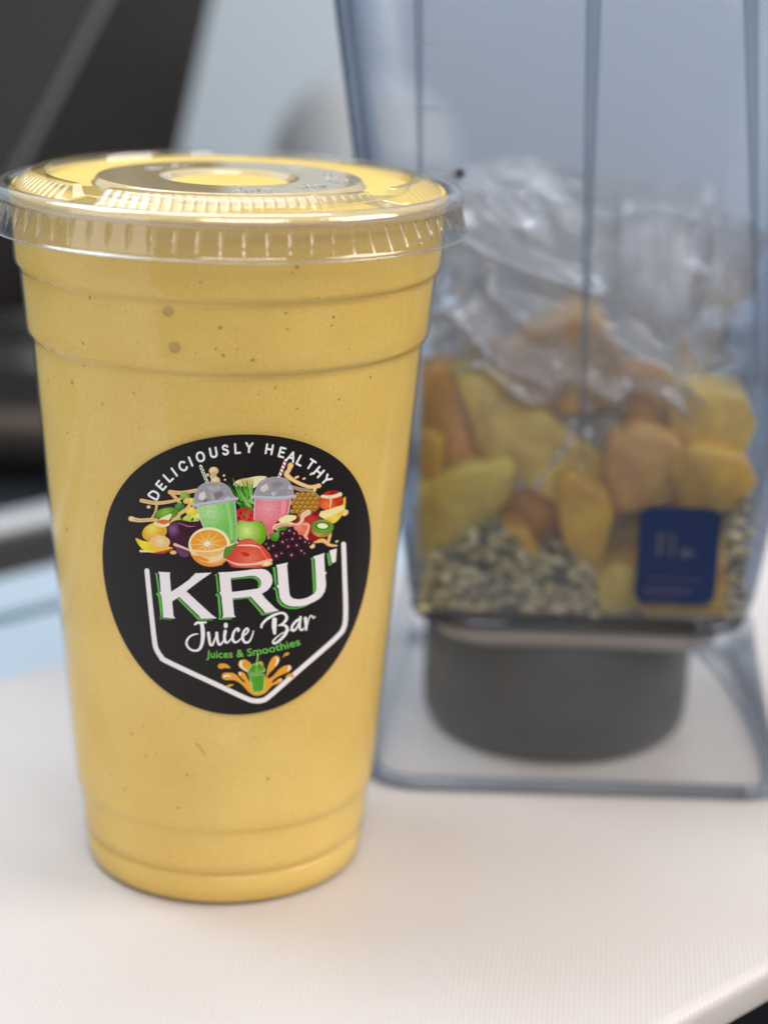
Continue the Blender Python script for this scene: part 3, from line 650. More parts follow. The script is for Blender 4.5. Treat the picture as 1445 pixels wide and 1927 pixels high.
PL('U', [(1110, 150), (1140, 145), (1165, 290), (1195, 294), (1145, 318), (1135, 310)], GRN); PL('U', [(1145, 115), (1245, 85), (1235, 265), (1180, 285)], WHT)
# Juice Bar
for pts, w in (([(140, 178), (160, 163), (200, 160), (245, 158)], (20, 26, 24, 18)),
               ([(205, 168), (214, 230), (216, 300), (206, 370), (182, 418), (140, 434), (90, 416), (60, 375), (64, 330), (98, 290), (145, 272), (170, 272)], (34, 40, 38, 32, 26, 20, 20, 22, 22, 18, 14, 8)),
               ([(270, 262), (276, 310), (287, 372), (310, 372), (335, 310), (347, 265)], (30, 28, 24, 22, 14, 12)), ([(350, 262), (355, 320), (372, 372), (398, 362), (425, 312)], (30, 28, 24, 18, 12)),
               ([(432, 245), (424, 300), (434, 348), (460, 350), (492, 310)], (32, 30, 26, 18, 12)), ([(437, 180), (437, 195)], (38, 38)),
               ([(556, 240), (562, 226), (545, 216), (516, 250), (502, 305), (516, 346), (550, 346), (592, 306)], (24, 24, 18, 24, 28, 24, 18, 12)),
               ([(592, 294), (630, 272), (654, 238), (640, 216), (610, 250), (600, 308), (620, 350), (660, 346), (690, 292), (704, 242)], (12, 16, 20, 20, 24, 28, 24, 20, 16, 12)),
               ([(782, 205), (786, 180), (830, 130), (900, 88), (970, 66), (1012, 82), (1024, 122), (990, 168), (945, 190)], (22, 24, 26, 26, 22, 26, 30, 24, 12)),
               ([(908, 132), (904, 190), (908, 262)], (46, 46, 30)),
               ([(945, 188), (1000, 186), (1028, 212), (1014, 270), (960, 330), (912, 362), (892, 350), (912, 318), (970, 270), (1035, 240), (1080, 226)], (10, 22, 30, 30, 26, 22, 20, 16, 12, 10, 10)),
               ([(1138, 130), (1105, 156), (1076, 200), (1082, 236), (1110, 226), (1142, 168), (1156, 110)], (24, 24, 26, 26, 20, 16, 18)), ([(1158, 108), (1150, 170), (1152, 215), (1172, 234), (1192, 214)], (26, 26, 24, 18, 12)),
               ([(1206, 120), (1212, 180), (1212, 228)], (34, 30, 24)), ([(1216, 220), (1234, 140), (1254, 96), (1274, 100), (1282, 118), (1302, 100)], (10, 12, 14, 14, 12, 8))):
    ST('J', pts, w, (230, 225, 226), grain=.01)
# Juices & Smoothies (built-in font)
cu = bpy.data.curves.new('txt', 'FONT'); cu.body = 'Juices & Smoothies'; cu.offset = .016; cu.resolution_u = 4; cu.space_character = 1.02
to = bpy.data.objects.new('txt', cu); COL.objects.link(to); bpy.context.view_layer.update()
tm = to.evaluated_get(bpy.context.evaluated_depsgraph_get()).to_mesh()
tv = np.array([v.co[:2] for v in tm.vertices]); tf = [tuple(p.vertices) for p in tm.polygons]
to.evaluated_get(bpy.context.evaluated_depsgraph_get()).to_mesh_clear(); bpy.data.objects.remove(to); bpy.data.curves.remove(cu)
tw = tv[:, 0].max(); u = tv[:, 0] / tw
A0, A1, A2 = np.array([258., 500.]), np.array([690., 482.]), np.array([1162., 376.])
A1 = 2 * A1 - (A0 + A2) / 2
bx = ((1 - u) ** 2)[:, None] * A0 + (2 * u * (1 - u))[:, None] * A1 + (u ** 2)[:, None] * A2
tg = (2 * (1 - u))[:, None] * (A1 - A0) + (2 * u)[:, None] * (A2 - A1); tg /= np.linalg.norm(tg, axis=1)[:, None]
nv = np.stack([tg[:, 1], -tg[:, 0]], 1)
tpz = tp('J', bx + nv * (tv[:, 1:2] * 104))
for f in tf: fill(tpz[list(f)], (104, 184, 82))
# small emblem
ORG = (216, 152, 54)
def OUT(pts):
    P('E', pts, ORG, grain=.05)
OUT([(150, 440), (170, 395), (240, 385), (330, 395), (400, 440), (470, 520), (515, 545), (510, 520), (440, 450), (410, 400), (440, 370), (490, 380), (540, 440), (590, 520), (700, 480), (830, 460), (860, 400), (880, 290), (930, 180), (990, 120), (1040, 120), (1070, 160), (1050, 230), (990, 310), (900, 400), (870, 460), (900, 475), (960, 440), (1050, 340), (1130, 285), (1210, 265), (1255, 295), (1240, 350), (1150, 400), (1040, 450), (960, 510), (950, 550), (990, 530), (1060, 480), (1110, 490), (1100, 530), (1030, 570), (960, 590), (900, 650), (830, 720), (720, 755), (640, 740), (560, 680), (480, 590), (400, 530), (320, 505), (220, 505), (160, 480)])
OUT([(410, 250), (430, 200), (490, 172), (550, 190), (610, 240), (620, 320), (560, 375), (470, 330), (420, 290)]); OUT([(735, 215), (780, 205), (805, 240), (800, 290), (750, 290)])
for q in ([(85, 285), (110, 245), (180, 240), (240, 260), (285, 315), (200, 310), (120, 325)], [(1115, 150), (1140, 90), (1190, 60), (1220, 80), (1200, 105), (1150, 120)], [(1160, 465), (1190, 420), (1240, 400), (1300, 430), (1280, 465), (1220, 455)], [(225, 620), (240, 585), (290, 570), (340, 580), (280, 610), (250, 640)]): OUT(q)
for pts, w in (([(455, 210), (445, 260), (480, 310), (550, 365)], (40, 36, 26, 16)), ([(180, 445), (230, 432), (300, 445)], (26, 26, 8)), ([(430, 385), (440, 425)], (30, 16)), ([(1010, 140), (1035, 180), (1020, 240), (990, 280)], (14, 34, 26, 8)), ([(1215, 280), (1225, 310), (1190, 360)], (30, 34, 14)), ([(1085, 490), (1075, 510)], 20)):
    ST('E', pts, w, (238, 226, 204))
PG = (172, 212, 138)
P('E', [(580, 420), (825, 400), (810, 660), (740, 690), (650, 690)], (80, 146, 42), False, grain=.12); P('E', [(565, 380), (590, 310), (640, 252), (720, 232), (790, 262), (832, 350), (700, 390)], (74, 142, 40), grain=.1)
for pts, w in (([(578, 420), (610, 560), (648, 692), (740, 692), (808, 660), (826, 405)], 11), ([(556, 400), (640, 408), (760, 392), (835, 352)], 14), ([(556, 380), (650, 388), (760, 370), (832, 338)], 8), ([(565, 375), (592, 308), (645, 250), (720, 232), (790, 262), (832, 345)], 9), ([(600, 430), (690, 432), (815, 408)], 8), ([(724, 90), (708, 200), (702, 260)], 26), ([(702, 260), (690, 370)], 9), ([(690, 340), (760, 345)], 7), ([(640, 255), (690, 270)], 7), ([(610, 470), (640, 620)], 7)):
    ST('E', pts, w, PG, alpha=.9)
ST('E', [(724, 110), (710, 200)], 9, (90, 150, 60))

# sticker mesh: a disc wrapped on the cup's cone, every vertex coloured from the artwork
RS = .0316; KC = (.0419 - .0352) / .088; SB = KC / math.sqrt(1 + KC * KC); THC, ZC = .165, .080
RC = .0352 + KC * (ZC - .027); LC = RC / SB
COEF = np.array([[754.99, 758.07], [13.75, -761.22], [0.4, -22.35], [0.01, -0.65], [-0.0, -0.02], [0.0, 0.0], [829.09, -18.71], [24.32, 8.92], [0.69, 0.54], [0.05, 0.02], [-0.0, 0.0], [-41.4, -141.09], [0.05, 28.48], [-0.09, -0.4], [-0.0, 0.07], [-125.04, 4.57], [9.06, -1.78], [-0.9, 0.08], [5.3, 10.6], [-0.41, -3.38], [8.4, -0.54]])
NG = 760
g = np.linspace(-1, 1, NG); GX, GY = np.meshgrid(g, g)
DXs = GX * np.sqrt(1 - GY ** 2 / 2) * RS; DYs = GY * np.sqrt(1 - GX ** 2 / 2) * RS       # square grid to disc
def wrap(s, t, off):
    Ls = np.hypot(s, LC + t); phs = np.arctan2(s, LC + t); ths_ = THC + phs / SB; rs = Ls * SB; zs_ = .027 + (rs - .0352) / KC
    return np.stack([AX[0] + (rs + off) * np.sin(ths_), AX[1] - (rs + off) * np.cos(ths_), zs_], -1)
SV = wrap(DXs.ravel(), DYs.ravel(), .00022)
a_, b_ = DXs.ravel() / .0335, DYs.ravel() / .0335
Mx = np.stack([a_ ** i * b_ ** j for i in range(6) for j in range(6 - i)], 1)
q = Mx @ COEF
AXX = np.clip(q[:, 0] / 2.7264 * S, 0, CW - 2); AYY = np.clip(q[:, 1] / 2.7264 * S, 0, CH - 2)
bl = (ART + np.roll(ART, 1, 0) + np.roll(ART, 1, 1) + np.roll(ART, (1, 1), (0, 1))) / 4
ix, iy = AXX.astype(int), AYY.astype(int); fx, fy = (AXX - ix)[:, None], (AYY - iy)[:, None]
colr = bl[iy, ix] * (1 - fx) * (1 - fy) + bl[iy, ix + 1] * fx * (1 - fy) + bl[iy + 1, ix] * (1 - fx) * fy + bl[iy + 1, ix + 1] * fx * fy
lin = np.clip(s2l(np.clip(colr, 0, 255)) * 1.20 - .010, .004, .9)
M_print = principled('sticker_print', (.02, .02, .02), .45, spec=.28, attr='print', bump=(600, .05, .0004))
me = bpy.data.meshes.new('sticker')
idx = np.arange(NG * NG).reshape(NG, NG)
quads = np.stack([idx[:-1, :-1], idx[:-1, 1:], idx[1:, 1:], idx[1:, :-1]], -1).reshape(-1, 4)
loc0 = wrap(np.array([0.]), np.array([0.]), .0002)[0]
me.vertices.add(NG * NG); me.vertices.foreach_set('co', (SV - loc0).ravel().astype(np.float32))
me.loops.add(quads.size); me.loops.foreach_set('vertex_index', quads.ravel().astype(np.int32))
me.polygons.add(len(quads)); me.polygons.foreach_set('loop_start', np.arange(0, quads.size, 4, dtype=np.int32))
me.update(calc_edges=True); me.polygons.foreach_set('use_smooth', np.ones(len(quads), bool))
ca = me.color_attributes.new('print', 'FLOAT_COLOR', 'POINT')
ca.data.foreach_set('color', np.concatenate([lin, np.ones((len(lin), 1))], 1).ravel().astype(np.float32))
me.materials.append(M_print)
sticker = bpy.data.objects.new('sticker', me); COL.objects.link(sticker); sticker.parent = cup
sticker.location = loc0 - np.array([AX[0], AX[1], 0])
tag(sticker, "black round sticker with white KRU' Juice Bar lettering and printed fruit")
# cut edge of the sticker
ang = np.linspace(0, 2 * math.pi, 361)
e0 = wrap(RS * np.cos(ang), RS * np.sin(ang), .00022); e1 = wrap(RS * np.cos(ang), RS * np.sin(ang), .00002)
M_edge = principled('sticker_edge', (.05, .035, .025), .5)
mesh('cut_edge', np.concatenate([e0, e1]), grid_faces(2, 361), M_edge, sticker)
# ================================================================== BLENDER JAR
JX, JY0 = .0507, .476
jar = empty('blender_jar', (JX, .520, 0))
tag(jar, 'tall clear blue-tinted blender jar holding fruit, standing on the cutting board', 'blender jar')
def rsq(x0, x1, y0, y1, r, n=10):
    pts = []
    for cx, cy_, a0 in ((x1 - r, y0 + r, -90), (x1 - r, y1 - r, 0), (x0 + r, y1 - r, 90), (x0 + r, y0 + r, 180)):
        for k in range(n):
            a = math.radians(a0 + 90 * k / (n - 1)); pts.append((cx + r * math.cos(a), cy_ + r * math.sin(a)))
    # densify straight runs
    return pts
def loft(secs, n=10):
    V = []; m = None
    for z, x0, x1, y0, y1, r in secs:
        p = rsq(x0, x1, y0, y1, r, n); m = len(p); V += [(x, y, z) for x, y in p]
    return V, grid_faces(len(secs), m, wrap=True), m
def jw(z):     # half width above the bottom
    return .0436 + max(0, z - .045) / .147 * .0232
def jsec(z, ins=0., tuck=0.):
    h = jw(z) - ins - tuck; dz = max(0, z - .045)
    return (z, JX - h, JX + h, JY0 + ins + tuck, .563 + dz * .22 - ins - tuck, min(.012 + dz * .085, .026))
T1, E1 = (.845, .855, .880), (.08, .17, .36)
M_jar = clear_plastic('jar_plastic', tint=T1, edge=E1, f0=.04, rough=.06, haze=.085, hazecol=(.55, .65, .80), bump=(26, .10, .003), edgepow=2.2)
secs = [jsec(.0405, tuck=.008), jsec(.0412, tuck=.0045), jsec(.0428, tuck=.0018), jsec(.0455, tuck=.0003), jsec(.048)] + [jsec(z) for z in np.linspace(.056, .262, 20)]
V, F, m = loft(secs)
mesh('jar_wall', V, F, M_jar, jar)
# inner surface
M_jin = clear_plastic('jar_inner_plastic', tint=(.94, .96, .985), edge=(.25, .36, .52), f0=.03, rough=.08, bump=(18, .12, .004), edgepow=3)
secs = [jsec(z, ins=.0028) for z in np.linspace(.046, .262, 18)]
V, F, m = loft(secs); mesh('inner_wall', V, F, M_jin, jar)
# bottom plate, collar and coupler
M_plate = clear_plastic('jar_base_plastic', tint=(.75, .72, .70), edge=(.35, .33, .33), f0=.08, rough=.15, haze=.55, hazecol=(.62, .52, .46))
V, F, m = loft([(.0345, JX - .036, JX + .036, .4815, .556, .014), (.0385, JX - .0375, JX + .0375, .4795, .558, .012), (.0404, JX - .0375, JX + .0375, .4795, .558, .012)])
mesh('base_collar', V, F + [tuple(range(m))[::-1], tuple(range(2 * m, 3 * m))], M_plate, jar)
M_rim = clear_plastic('jar_edge_plastic', tint=(.38, .40, .45), edge=(.12, .14, .18), f0=.08, rough=.1, haze=.25, hazecol=(.10, .12, .16))
p = rsq(JX - .0415, JX + .0415, .478, .561, .014, 10); p.append(p[0])
V, F = tube([(x, y, .0418) for x, y in p], .0017, 8); mesh('bottom_edge', V, F, M_rim, jar)
M_coup = principled('coupler_plastic', (.030, .030, .035), .42, spec=.5, noise=(60, .15), bump=(400, .1, .0005))
V, F = revolve([(.0005, .0022), (.0335, .0022), (.0350, .0030), (.0357, .0048), (.0360, .012), (.0360, .0335), (.0352, .0344), (.0005, .0344)], 80, .0482, .5190)
cp = mesh('coupler', V, F, M_coup, jar)
M_metal = steel('drive_steel', (.55, .55, .56), .3)
V, F = revolve([(.0005, .0012), (.006, .0012), (.006, .0024), (.0005, .0024)], 24, .0482, .519); mesh('drive_socket', V, F, M_metal, cp)
# clear skirt that carries the jar
M_sk = clear_plastic('skirt_plastic', tint=(.95, .96, .97), edge=(.30, .40, .54), f0=.06, rough=.08, haze=.045, hazecol=(.74, .77, .82), bump=(22, .12, .003), edgepow=2.4)
ss_ = []
for k in range(11):
    t = k / 10; z = .0400 * (1 - t) + .0016 * t; w = .0440 + .0092 * t ** 1.25
    ss_.append((z, JX + .001 - w, JX + .001 + w, .4765 - .0075 * t ** 1.3, .564 + .010 * t, .014 - .002 * t))
V, F, m = loft(ss_); mesh('base_skirt', V, F, M_sk, jar)
M_skr = clear_plastic('skirt_rim_plastic', tint=(.72, .76, .82), edge=(.36, .42, .52), f0=.08, rough=.1, haze=.20, hazecol=(.36, .41, .48))
p = rsq(JX + .001 - .0532, JX + .001 + .0532, .469, .574, .012, 12); p.append(p[0])
V, F = tube([(x, y, .0019) for x, y in p], .0019, 8); mesh('skirt_rim', V, F, M_skr, jar)
# arched stiffening rib on each front corner of the skirt
for sgn in (1,):
    pts = []
    for k in range(13):
        t = k / 12; z = .0385 * (1 - t) + .003 * t
        x = JX + .001 + sgn * ((.0255 + .0215 * math.sin(t * 1.5708) ** .9) if sgn > 0 else (.0405 + .0075 * t)); tt = (0.04 - z) / .0384
        pts.append((x, .4768 - .0075 * tt ** 1.3, z))
    V, F = tube(pts, [.0006 + .0010 * k / 12 for k in range(13)], 8); mesh('skirt_rib', V, F, M_skr, jar)
# vertical ribs moulded into the jar's front
M_rib = clear_plastic('jar_rib_plastic', tint=(.80, .84, .89), edge=(.46, .53, .64), f0=.08, rough=.08, haze=.12, hazecol=(.36, .42, .52))
for x0, z0, x1, z1, r in ((.0418, .255, .0478, .080, .0013), (.0012, .255, .0078, .112, .0009), (.0735, .255, .0890, .100, .0013)):
    pts = [(x0 + (x1 - x0) * (.255 - z) / (.255 - z1), JY0 - .0003, z) for z in np.linspace(.255, z1, 14)]
    V, F = tube(pts, [r * 1.7 * (1 - .93 * (k / 13) ** 1.5) for k in range(14)], 10); mesh('wall_rib', V, F, M_rib, jar)
# graduation marks
M_mark = principled('grey_print', (.36, .41, .47), .5)
for z, x0, x1 in ((.1835, .0045, .014), (.1685, .0045, .010)):
    mesh('graduation_mark', [(x0, JY0 - .0002, z), (x1, JY0 - .0002, z), (x1, JY0 - .0002, z + .0006), (x0, JY0 - .0002, z + .0006), (x0, JY0 + .0001, z), (x1, JY0 + .0001, z), (x1, JY0 + .0001, z + .0006), (x0, JY0 + .0001, z + .0006)], [(0, 1, 2, 3), (4, 7, 6, 5), (0, 4, 5, 1), (3, 2, 6, 7)], M_mark, jar, False)
V, F = revolve([(.0001, -.0001), (.0008, -.0001), (.0012, .0), (.0008, .0005)], 16, 0, 0)
V = [(.0151 + x, JY0 - .0004 + z, .1541 + y) for x, y, z in V]
mesh('dark_spot', V, F, principled('dark_spot', (.05, .055, .065), .5), jar)
# handle at the right edge
M_hand = clear_plastic('handle_plastic', tint=(.40, .50, .64), edge=(.10, .16, .28), f0=.08, rough=.08, haze=.22, hazecol=(.22, .30, .42))
hp = [(.1080, .500, .238), (.128, .497, .240), (.143, .494, .225), (.146, .493, .190), (.140, .493, .150), (.128, .494, .112), (.114, .496, .098), (.1045, .500, .094)]
hp = smooth_poly(np.array(hp), 6, closed=False)
V, F = tube(hp, .0085, 12); mesh('handle', V, F, M_hand, jar)
# navy label
M_lab = principled('navy_label', (.010, .024, .085), .5, spec=.25, noise=(120, .12))
lx0, lx1, lz0, lz1 = .0627, .0826, .0494, .0744
lp = []
for cx, cz, a0 in ((lx1 - .003, lz0 + .003, -90), (lx1 - .003, lz1 - .003, 0), (lx0 + .003, lz1 - .003, 90), (lx0 + .003, lz0 + .003, 180)):
    for k in range(7):
        a = math.radians(a0 + 15 * k); lp.append((cx + .003 * math.cos(a), cz + .003 * math.sin(a)))
n = len(lp)
lab = mesh('label', [(x, JY0 - .0006, z) for x, z in lp] + [(x, JY0 - .0001, z) for x, z in lp], [tuple(range(n)), tuple(range(n, 2 * n))[::-1]] + [(i, i + n, (i + 1) % n + n, (i + 1) % n) for i in range(n)], M_lab, jar, False)
tag(lab, 'navy blue label with faint worn print')
M_lt = principled('faint_print', (.085, .095, .12), .5); M_lt2 = principled('faint_violet_print', (.045, .05, .115), .5)
def bar(name, x0, x1, z0, z1, mt):
    y0, y1 = JY0 - .0009, JY0 - .0006
    mesh(name, [(x0, y0, z0), (x1, y0, z0), (x1, y0, z1), (x0, y0, z1), (x0, y1, z0), (x1, y1, z0), (x1, y1, z1), (x0, y1, z1)], [(0, 1, 2, 3), (0, 4, 5, 1), (1, 5, 6, 2), (2, 6, 7, 3), (3, 7, 4, 0)], mt, lab, False)
for x0, x1, z0, z1 in ((.0674, .0682, .0620, .0680), (.0694, .0698, .0622, .0680), (.0710, .0716, .0618, .0676), (.0734, .0752, .0618, .0640), (.0746, .0766, .0622, .0632)): bar('worn_print', x0, x1, z0, z1, M_lt)
for x0, x1, z0, z1 in ((.0655, .0790, .0556, .0562), (.0645, .0765, .0526, .0536), (.0650, .0740, .0510, .0515)): bar('worn_print', x0, x1, z0, z1, M_lt2)

# ================================================================== JAR CONTENTS
def fruit_mat(name, c, c2):
    m, nt, N, L, out = new_mat(name)
    p = N.new('ShaderNodeBsdfPrincipled'); L.new(p.outputs[0], out.inputs[0])
    p.inputs['Roughness'].default_value = .26; p.inputs['Subsurface Weight'].default_value = .35
    p.inputs['Subsurface Radius'].default_value = (.006, .003, .001); p.inputs['Subsurface Scale'].default_value = 1
    tc = N.new('ShaderNodeTexCoord')
    n = N.new('ShaderNodeTexNoise'); n.inputs['Scale'].default_value = 85; n.inputs['Detail'].default_value = 5; n.inputs['Distortion'].default_value = .8
    L.new(tc.outputs['Object'], n.inputs['Vector'])
    cr = N.new('ShaderNodeValToRGB'); e = cr.color_ramp.elements
    e[0].position = .36; e[0].color = (*(c2 or [k * .72 for k in c]), 1); e[1].position = .66; e[1].color = (*[min(.9, k * 1.22) for k in c], 1)
    L.new(n.outputs['Fac'], cr.inputs[0]); L.new(cr.outputs[0], p.inputs['Base Color'])
    mp = N.new('ShaderNodeMapping'); mp.inputs['Scale'].default_value = (220, 90, 700); mp.inputs['Rotation'].default_value = (.3, .5, .2)
    L.new(tc.outputs['Object'], mp.inputs[0])
    n2 = N.new('ShaderNodeTexNoise'); n2.inputs['Scale'].default_value = 1.0; n2.inputs['Detail'].default_value = 3; L.new(mp.outputs[0], n2.inputs['Vector'])
    b = N.new('ShaderNodeBump'); b.inputs['Strength'].default_value = .5; b.inputs['Distance'].default_value = .0012
    L.new(n2.outputs['Fac'], b.inputs['Height']); L.new(b.outputs[0], p.inputs['Normal'])
    return m
def chunk(name, outline, y0, depth, mat, label, cat='fruit', group=None, rough=.0007):
    p = smooth_poly(np.array(outline, float) / 1000, 2)
    c = p.mean(0); p = c + (p - c) * 1.20; V = []; lay = []
    prof = [(0., .84), (.03, .93), (.09, .985), (.25, 1.), (.6, 1.), (.85, .96), (.96, .90), (1., .78)]
    sx, sz = rng.uniform(-.22, .22, 2)
    m = len(p)
    ph = rng.uniform(0, 6.28, 6)
    for t, s in prof:
        for i, (x, z) in enumerate(p):
            w = 1 + .05 * math.sin(5 * i / m * 6.28 + ph[0] + 3 * t) + .03 * math.sin(11 * i / m * 6.28 + ph[1] - 5 * t)
            V.append((min(.0925, max(.0085, c[0] + (x - c[0]) * s * w)), y0 + depth * t + .0006 * math.sin(3 * i / m * 6.28 + ph[2]) + ((x - c[0]) * sx + (z - c[1]) * sz) * (1 - t) + .0018, max(.0432, c[1] + (z - c[1]) * s * w)))
    F = grid_faces(len(prof), m, wrap=True)
    V.append((c[0], y0 + .0014, c[1])); V.append((c[0], y0 + depth, c[1])); a, b = len(V) - 2, len(V) - 1; e = (len(prof) - 1) * m
    F += [(a, (i + 1) % m, i) for i in range(m)] + [(b, e + i, e + (i + 1) % m) for i in range(m)]
    zmin = min(v[2] for v in V)
    o = mesh(name, V, F, mat, origin=(c[0], y0 + depth / 2, zmin))
    return tag(o, label, cat, group)
PINE = fruit_mat('pineapple_flesh', (.88, .59, .075), None); MANG = fruit_mat('mango_flesh', (.88, .45, .018), None)
PEACH = fruit_mat('peach_flesh', (.86, .42, .085), None); PALE = fruit_mat('pale_mango_flesh', (.88, .53, .085), None); BRWN = fruit_mat('papaya_flesh', (.70, .33, .05), None)
G = 'fruit pieces in the blender jar'
chunk('pineapple_chunk', [(10.4, 75.4), (27.9, 80.9), (30.0, 78.2), (26.4, 67.4), (20.0, 58.5), (10.4, 56.7), (8.6, 64.6)], .4815, .020, PINE, 'pale yellow pineapple block at the left wall of the jar', 'pineapple', G)
chunk('mango_wedge', [(20.3, 99.5), (31.1, 98.5), (46.6, 85.8), (55.0, 80.4), (50.2, 70.3), (40.5, 73.6), (30.6, 79.6), (25.0, 85.1)], .486, .024, PALE, 'large pale yellow mango wedge above the pineapple block', 'mango', G)
chunk('mango_slice', [(43.8, 75.8), (50.5, 76.7), (55.7, 69.1), (53.8, 56.0), (51.1, 44.4), (46.9, 55.8), (45.0, 65.8)], .4805, .016, MANG, 'bright orange upright mango slice left of the navy label', 'mango', G)
chunk('papaya_chunk', [(29.6, 73.9), (43.2, 74.4), (45.2, 61.5), (38.6, 57.7), (29.3, 65.3)], .490, .022, BRWN, 'reddish brown fruit chunk between pineapple block and orange slice', 'fruit', G)
chunk('mango_strip', [(28.6, 65.3), (35.5, 64.1), (39.4, 55.5), (34.6, 54.6), (28.2, 58.8)], .4815, .012, MANG, 'small orange mango strip lying on the seeds', 'mango', G)
chunk('pineapple_stick', [(54.7, 54.1), (63.6, 55.2), (64.4, 46.0), (60.5, 43.9), (55.4, 44.8)], .4800, .018, PINE, 'yellow pineapple stick at the jar bottom beside the label', 'pineapple', G)
chunk('mango_block', [(62.7, 57.3), (84.7, 58.1), (86.0, 49.6), (85.6, 44.2), (67.3, 43.8)], .4805, .020, MANG, 'orange mango block at the jar bottom under the navy label', 'mango', G)
chunk('peach_chunk', [(57.4, 88.1), (70.2, 88.6), (75.0, 76.8), (63.8, 70.8), (57.6, 72.0)], .484, .022, PEACH, 'brownish peach chunk above the left corner of the label', 'peach', G)
chunk('mango_chunk', [(71.0, 85.5), (88.0, 85.3), (88.6, 73.0), (75.2, 72.0)], .482, .022, MANG, 'orange mango chunk just above the navy label', 'mango', G)
chunk('peach_half', [(28.2, 101.2), (44.9, 114.7), (54.4, 111.6), (56.7, 96.6), (46.0, 93.5), (36.6, 93.9)], .494, .026, PEACH, 'orange-brown peach half at the top of the fruit pile', 'peach', G)
chunk('papaya_slab', [(8.5, 99.1), (19.6, 100.2), (25.0, 85.1), (19.1, 78.6), (12.8, 79.3), (9.0, 85.2)], .490, .022, BRWN, 'dark brown fruit slab at the left wall behind the pineapple', 'fruit', G)
chunk('mango_cube', [(8.8, 86.6), (13.8, 86.1), (12.5, 77.0), (8.9, 77.9)], .4815, .012, MANG, 'little orange mango cube wedged against the left jar wall', 'mango', G)
chunk('mango_piece', [(71.4, 98.1), (88.2, 98.6), (89.8, 84.8), (74.2, 85.7)], .488, .020, PALE, 'pale orange mango piece by the right wall, under the bag folds', 'mango', G)
chunk('peach_slice', [(57.1, 101.1), (68.4, 102.8), (70.4, 92.6), (62.7, 86.7)], .492, .016, PEACH, 'small reddish peach slice behind the bright bag folds', 'peach', G)
chunk('mango_half', [(24, 84), (56, 92), (84, 88), (86, 58), (60, 48), (24, 54)], .503, .034, PALE, 'big yellow mango half in the middle of the jar, behind the other fruit', 'mango', G)

# seeds
def seeds():
    base_v = []; n = 6
    for t, r in ((-1, 0.05), (-.5, .8), (.35, .85), (1, .05)):
        for k in range(n): base_v.append((r * math.cos(6.283 * k / n), r * math.sin(6.283 * k / n) * .65, t * 1.55))
    base_v = np.array(base_v); base_f = np.array(grid_faces(4, n, wrap=True))
    NSD = 3600; V, F, Cc = [], [], []
    pal = [(.68, .57, .31), (.60, .49, .24), (.74, .64, .38), (.085, .08, .046), (.22, .19, .10), (.46, .36, .17), (.10, .095, .055), (.54, .44, .22)]
    k = 0
    while k < NSD:
        x = random.uniform(.0105, .0905); u_ = random.random() ** 1.6; y = .4800 + u_ * .075
        top = .0535 + .011 * math.exp(-((x - .026) / .020) ** 2) + .018 * math.exp(-((x - .090) / .006) ** 2) + .003 * math.sin(x * 300)
        if .054 < x < .0868 and y < .500: continue
        z = random.uniform(.0440, top)
        e1_, e2_, e3_ = (random.uniform(0, 6.28) for _ in range(3))
        Rm = np.array((Matrix.Rotation(e1_, 3, 'X') @ Matrix.Rotation(e2_, 3, 'Y') @ Matrix.Rotation(e3_, 3, 'Z')))
        s = random.uniform(.0011, .0016)
        V.append((base_v * s) @ Rm.T + (x, y, z)); F.append(base_f + k * len(base_v))
        Cc += [random.choice(pal)] * len(base_v); k += 1
    V = np.concatenate(V); F = np.concatenate(F)
    m = principled('seed_husk', (.5, .4, .2), .5, attr='husk')
    o = mesh('seeds', V, F, m, smooth=True, origin=(JX, .52, .043))
    ca_ = o.data.color_attributes.new('husk', 'FLOAT_COLOR', 'POINT')
    ca_.data.foreach_set('color', np.concatenate([np.array(Cc), np.ones((len(Cc), 1))], 1).ravel().astype(np.float32))
    tag(o, 'cream and black seeds lying at the bottom of the blender jar', 'seeds', kind='stuff')
seeds()

# crumpled clear bag stuffed on top of the fruit
from mathutils import noise as mn
V = []; nu, nvv = 260, 110
for i in range(nvv):
    t = i / (nvv - 1)
    for j in range(nu):
        uu = 2 * math.pi * j / nu
        cx_, sy_ = math.cos(uu), math.sin(uu)
        dx = math.copysign(abs(cx_) ** .55, cx_); dy = math.copysign(abs(sy_) ** .55, sy_)
        top = .146 + .006 * mn.noise(Vector((dx * 2.2 + 5, dy * 2.2, .3))) - .004 * dx
        z = .075 + (top - .075) * t
        hx = .0395 + .0045 * t; hy = .0335 + .004 * t
        q0 = Vector((dx * 1.0 + z * 7, dy * 1.0, z * 17))
        wv = Vector((q0.x + 1.3 * mn.noise(q0 * 1.1), q0.y + 1.3 * mn.noise(q0 * 1.1 + Vector((7, 3, 1))), q0.z + 1.0 * mn.noise(q0 + Vector((2, 9, 4)))))
        f = 1 - abs(mn.noise(wv * 1.15)) * 2.0; f2 = 1 - abs(mn.noise(wv * 2.6 + Vector((4, 4, 4)))) * 2.0
        inn = .017 * (1 - max(0, f) ** 2.2) * (.5 + .5 * math.sin(min(1, t * 1.1) * math.pi)) + .0016 * (1 - max(0, f2) ** 2)
        V.append((.0500 + dx * (hx - inn), .5185 + dy * (hy - inn * .9), z + .004 * mn.noise(wv * .9 + Vector((1, 2, 3)))))
M_bag = clear_plastic('bag_film', tint=(.97, .96, .955), edge=(.86, .84, .83), f0=.16, rough=.20, haze=.30, hazecol=(.96, .91, .90), bump=(45, .35, .004), edgepow=1.5, fpow=2.6)
bag = mesh('plastic_bag', V, grid_faces(nvv, nu, wrap=True), M_bag, origin=(.050, .52, .08))
tag(bag, 'crumpled clear plastic bag stuffed on top of the fruit in the jar', 'plastic bag')

